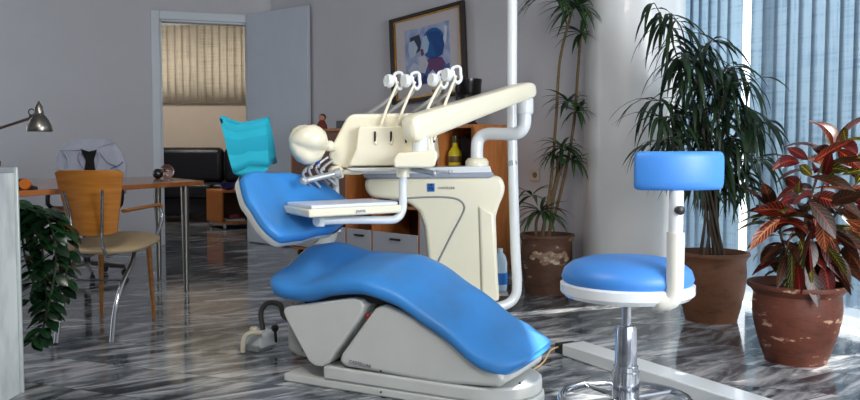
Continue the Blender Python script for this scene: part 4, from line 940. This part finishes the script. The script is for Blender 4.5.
# things on top of the cabinet
c = kp2(468, .16, KZ); Yv = c.y
b = MB(); b.lathe([(r * .72, z * .9) for r, z in [(.09, 0), (.095, .015), (.075, .03), (.085, .08), (.11, .14), (.126, .15), (.13, .17), (.128, .235), (.122, .245), (.13, .255), (.134, .33), (.138, .34), (.138, .365), (.12, .365), (.115, .3), (.02, .28)]], c, n=40)
tag(b.build('black_vase', mat('black_ceramic', (20, 16, 16), .25, var=.2)), 'large ribbed black vase on top of the wooden cabinet', 'vase')
c = kp2(438, .16, KZ); b = MB(); b.lathe([(r * .75, z * .9) for r, z in [(.04, 0), (.055, .02), (.075, .10), (.085, .17), (.06, .24), (.05, .27), (.065, .30), (.055, .30), (.04, .27), (.02, .1)]], c, n=32)
tag(b.build('brown_vase', mat('brown_ceramic', (112, 84, 62), .25, c2=(180, 160, 140), scale=12)), 'smaller marbled brown vase left of the black vase on the cabinet', 'vase')
c = kp2(322, .14, KZ); dol = thing('figurine', 'small brown-haired figurine on the left end of the cabinet', 'figurine', c)
b = MB(); b.lathe([(.01, 0), (.05, .005), (.045, .04), (.025, .075), (.015, .085)], c, n=20); b.build('dress', mat('red_cloth', (120, 50, 40), .8), dol)
b = MB(); b.ball(c + V(0, 0, .10), .028, 16); b.build('head', mat('doll_skin', (196, 140, 110), .6), dol)
b = MB(); b.ball(c + V(.004, .014, .108), .032, 16); b.build('hair', mat('brown_hair', (70, 36, 20), .8, bump=.6, bscale=60), dol)
c = kp2(350, .2, KZ); b = MB(); b.box(c + V(0, 0, .035), (.22, .12, .07), rz=-.7); tag(b.build('dark_box', BLACK, bevel=.006), 'low dark box on the cabinet beside the small figurine', 'box')
# wall socket
so = onplane(536, 175, A0, AN) + AN * .004
sk = thing('wall_socket', 'cream square wall socket beside the cane plant', 'socket', so)
ax = AD
def wbox(b, c, wx, wz, th, cc=None): b.prism([c - ax * wx / 2 - V(0, 0, wz / 2), c + ax * wx / 2 - V(0, 0, wz / 2), c + ax * wx / 2 + V(0, 0, wz / 2), c - ax * wx / 2 + V(0, 0, wz / 2)], AN * th)
b = MB(); wbox(b, so, .085, .085, .008); b.build('plate', mat('socket_cream', (206, 196, 176), .4), sk, bevel=.003)
b = MB(); b.lathe([(.02, 0), (.02, .003)], so + AN * .008, n=20, axis=AN); b.build('recess', mat('socket_recess', (120, 110, 96), .5), sk)

# ------------------------------------------------------------------ framed picture (hangs slightly askew)
pq = [onplane(x, y, A0 + AN * .03, AN) for x, y in ((388.5, 20), (464, 2), (470.5, 92), (397, 106))]
cpic = sum(pq, V(0, 0, 0)) / 4
pic = thing('framed_picture', 'blue figure print in a dark and gilt frame on the grey wall', 'picture', V(cpic.x, cpic.y, min(p.z for p in pq)))
ux = ((pq[1] - pq[0]) + (pq[2] - pq[3])).normalized(); uz = ((pq[0] - pq[3]) + (pq[1] - pq[2]))
uz = (uz - ux * uz.dot(ux)).normalized(); W2 = ((pq[1] - pq[0]).length + (pq[2] - pq[3]).length) / 4; H2 = ((pq[0] - pq[3]).length + (pq[1] - pq[2]).length) / 4
def pp(a, c, d=0): return cpic + ux * a * W2 + uz * c * H2 + AN * d
def ringf(b, o, i, d0, d1):
    for (a0_, c0_, a1_, c1_) in ((-1, 1, 1, 1), (-1, -1, 1, -1)):
        b.prism([pp(a0_ * o[0], c0_ * o[1], d0), pp(a1_ * o[0], c1_ * o[1], d0), pp(a1_ * i[0], c1_ * i[1], d0), pp(a0_ * i[0], c0_ * i[1], d0)], AN * (d1 - d0))
        b.prism([pp(c0_ * o[0], -o[1], d0), pp(c0_ * o[0], o[1], d0), pp(c0_ * i[0], i[1], d0), pp(c0_ * i[0], -i[1], d0)], AN * (d1 - d0))
b = MB(); ringf(b, (1, 1), (.9, .92), 0, .03); fr_ = b.build('frame', mat('dark_walnut', (34, 20, 13), .55, var=.3), pic, bevel=.006)
b = MB(); ringf(b, (.9, .92), (.86, .885), .0, .018); b.build('gilt_slip', GOLD, pic)
b = MB(); b.prism([pp(-.88, -.9), pp(.88, -.9), pp(.88, .9), pp(-.88, .9)], AN * .008); b.build('mat_board', mat('mat_board', (196, 188, 190), .8, var=.02), pic)
x0, x1, z0_, z1_ = -.6, .6, -.66, .66
pr = MB(); pr.prism([pp(x0, z0_, .008), pp(x1, z0_, .008), pp(x1, z1_, .008), pp(x0, z1_, .008)], AN * .002); pr_ = pr.build('print', mat('print_ground', (126, 146, 190), .7, c2=(176, 186, 210), scale=10), pic)
def blob(name, pts, c, d):
    b = MB(); b.prism([pp(lerp(x0, x1, u), lerp(z0_, z1_, v), .010 + d) for u, v in pts], AN * .0008); b.build(name, mat('ink_%d_%d_%d' % c, c, .7, var=.12, scale=14), pr_)
def ell(cx, cz, rx, rz, n=24, a0=0, a1=2 * PI): return [(cx + rx * math.cos(lerp(a0, a1, k / n)), cz + rz * math.sin(lerp(a0, a1, k / n))) for k in range(n if a1 - a0 > 6 else n + 1)]
blob('lower_shade', [(.02, .02), (.98, .02), (.98, .3), (.7, .24), (.5, .3), (.3, .22), (.1, .3)], (70, 92, 150), .0002)
blob('blue_head', ell(.64, .68, .25, .26), (24, 92, 158), .001)
blob('blue_hair', [(.5, .9), (.78, .86), (.9, .66), (.84, .46), (.7, .42), (.66, .6)], (20, 72, 138), .002)
blob('pale_face', [(.42, .82), (.5, .84), (.56, .7), (.52, .56), (.42, .5), (.38, .62)], (168, 196, 220), .003)
blob('dark_profile', [(.12, .86), (.34, .88), (.38, .74), (.34, .6), (.22, .56), (.14, .66)], (44, 58, 84), .001)
blob('pale_profile', [(.1, .78), (.22, .8), (.3, .66), (.22, .52), (.12, .5), (.08, .64)], (186, 200, 218), .002)
blob('plum_garment', [(.44, .40), (.6, .46), (.82, .42), (.9, .3), (.8, .2), (.56, .22)], (104, 64, 112), .001)
blob('pale_body', [(.3, .5), (.46, .5), (.52, .36), (.44, .2), (.3, .24)], (196, 200, 214), .002)
blob('pale_shoulder', [(.06, .3), (.2, .42), (.3, .36), (.3, .2), (.16, .12)], (186, 196, 216), .003)
blob('pale_hand', [(.5, .16), (.62, .24), (.7, .14), (.6, .06)], (190, 196, 214), .003)
blob('navy_fold', [(.3, .04), (.44, .18), (.56, .06), (.5, .02)], (36, 50, 110), .002)
blob('red_collar', [(.36, .62), (.42, .62), (.44, .52), (.38, .5)], (124, 50, 84), .004)
blob('white_plume', [(.9, .94), (.96, .9), (.94, .7), (.9, .6), (.87, .72), (.9, .82)], (206, 214, 226), .004)

# ------------------------------------------------------------------ room beyond the door: sofa and low trolley
sof = thing('sofa', 'black leather sofa in the room beyond the open door', 'sofa', (-3.0, 11.3, 0))
sz = at(200, 154, 11.6).z
def rb(name, c, s_, m=LEATH, bev=.05, par=sof): b = MB(); b.box(c, s_); return b.build(name, m, par, bevel=bev, seg=4)
rb('frame', (-3.15, 11.5, .22), (2.3, .8, .26))
for x, w_ in ((-3.5, 1.3), (-2.52, .64)):
    rb('seat_cushion', (x, 11.35, .42), (w_, .62, .18)); rb('back_cushion', (x, 11.78, .50 + (sz - .42) / 2), (w_, .2, sz - .4), bev=.08)
for x in (-4.15, -2.15): rb('armrest', (x, 11.45, .36), (.2, .85, .5))
for x in (-4.1, -2.2):
    for y in (11.15, 11.8): rb('leg', (x, y, .05), (.05, .05, .1), BLACK, .005)
tq = gp(232, 229); tx0 = tq.x
tro = thing('low_trolley', 'low wooden side table on casters before the black sofa', 'side table', (tq.x + .1, tq.y + .2, 0))
tY = tq.y; ang = -.35
TM = Matrix.Translation(V(at(232, 200, tY).x, tY, 0)) @ Matrix.Rotation(.55, 4, 'Z')
th_ = at(222, 189, tY + .2).z
def tb_(name, c, s_, m=WOODC): b = MB(); b.box(None, s_, M=TM @ Matrix.Translation(V(*c))); return b.build(name, m, tro, bevel=.004)
tb_('top', (.26, .26, th_ - .02), (.8, .62, .025)); tb_('bottom_shelf', (.26, .26, .08), (.8, .62, .03))
tb_('side_panel', (-.13, .26, th_ / 2 + .03), (.025, .60, th_ - .11)); tb_('side_panel', (.65, .26, th_ / 2 + .03), (.025, .60, th_ - .11)); tb_('back_panel', (.26, .55, th_ / 2 + .03), (.76, .012, th_ - .11), WOODD)
for x, y in ((-.1, -.02), (.62, -.02), (-.1, .53), (.62, .53)):
    b = MB(); c = TM @ V(x, y, .033); b.lathe([(.012, -.016), (.032, -.013), (.032, .013), (.012, .016)], c, n=16, axis=(1, .2, 0)); b.tube([c, c + V(0, 0, .04)], .012); b.build('caster', WHITE, tro)
c = TM @ V(-.02, .08, th_ - .006); b = MB(); b.lathe([(.03, 0), (.07, .01), (.09, .06), (.095, .09), (.085, .09), (.07, .03), (.01, .02)], c, n=28); tag(b.build('glass_bowl', mat('cobalt_glass', (16, 30, 120), .08, coat=.6)), 'cobalt blue glass bowl on top of the low wooden trolley', 'bowl')
for i, (x, z, s3, cc, lb_, ct) in enumerate(((.0, .1, (.24, .2, .025), (196, 196, 200), 'white magazine lying on the lower shelf of the trolley', 'magazine'), (.26, .1, (.16, .2, .03), (60, 60, 70), 'dark book right of the white magazine on the trolley shelf', 'book'), (.0, .126, (.12, .1, .05), (120, 60, 50), 'small reddish box on the white magazine on the trolley shelf', 'box'))):
    b = MB(); b.box(None, s3, M=TM @ Matrix.Translation(V(x + .03, .06, z + s3[2] / 2 - .004))); tag(b.build(('magazine', 'book', 'small_box')[i], mat('shelf_item_%d' % i, cc, .5), bevel=.003), lb_, ct)
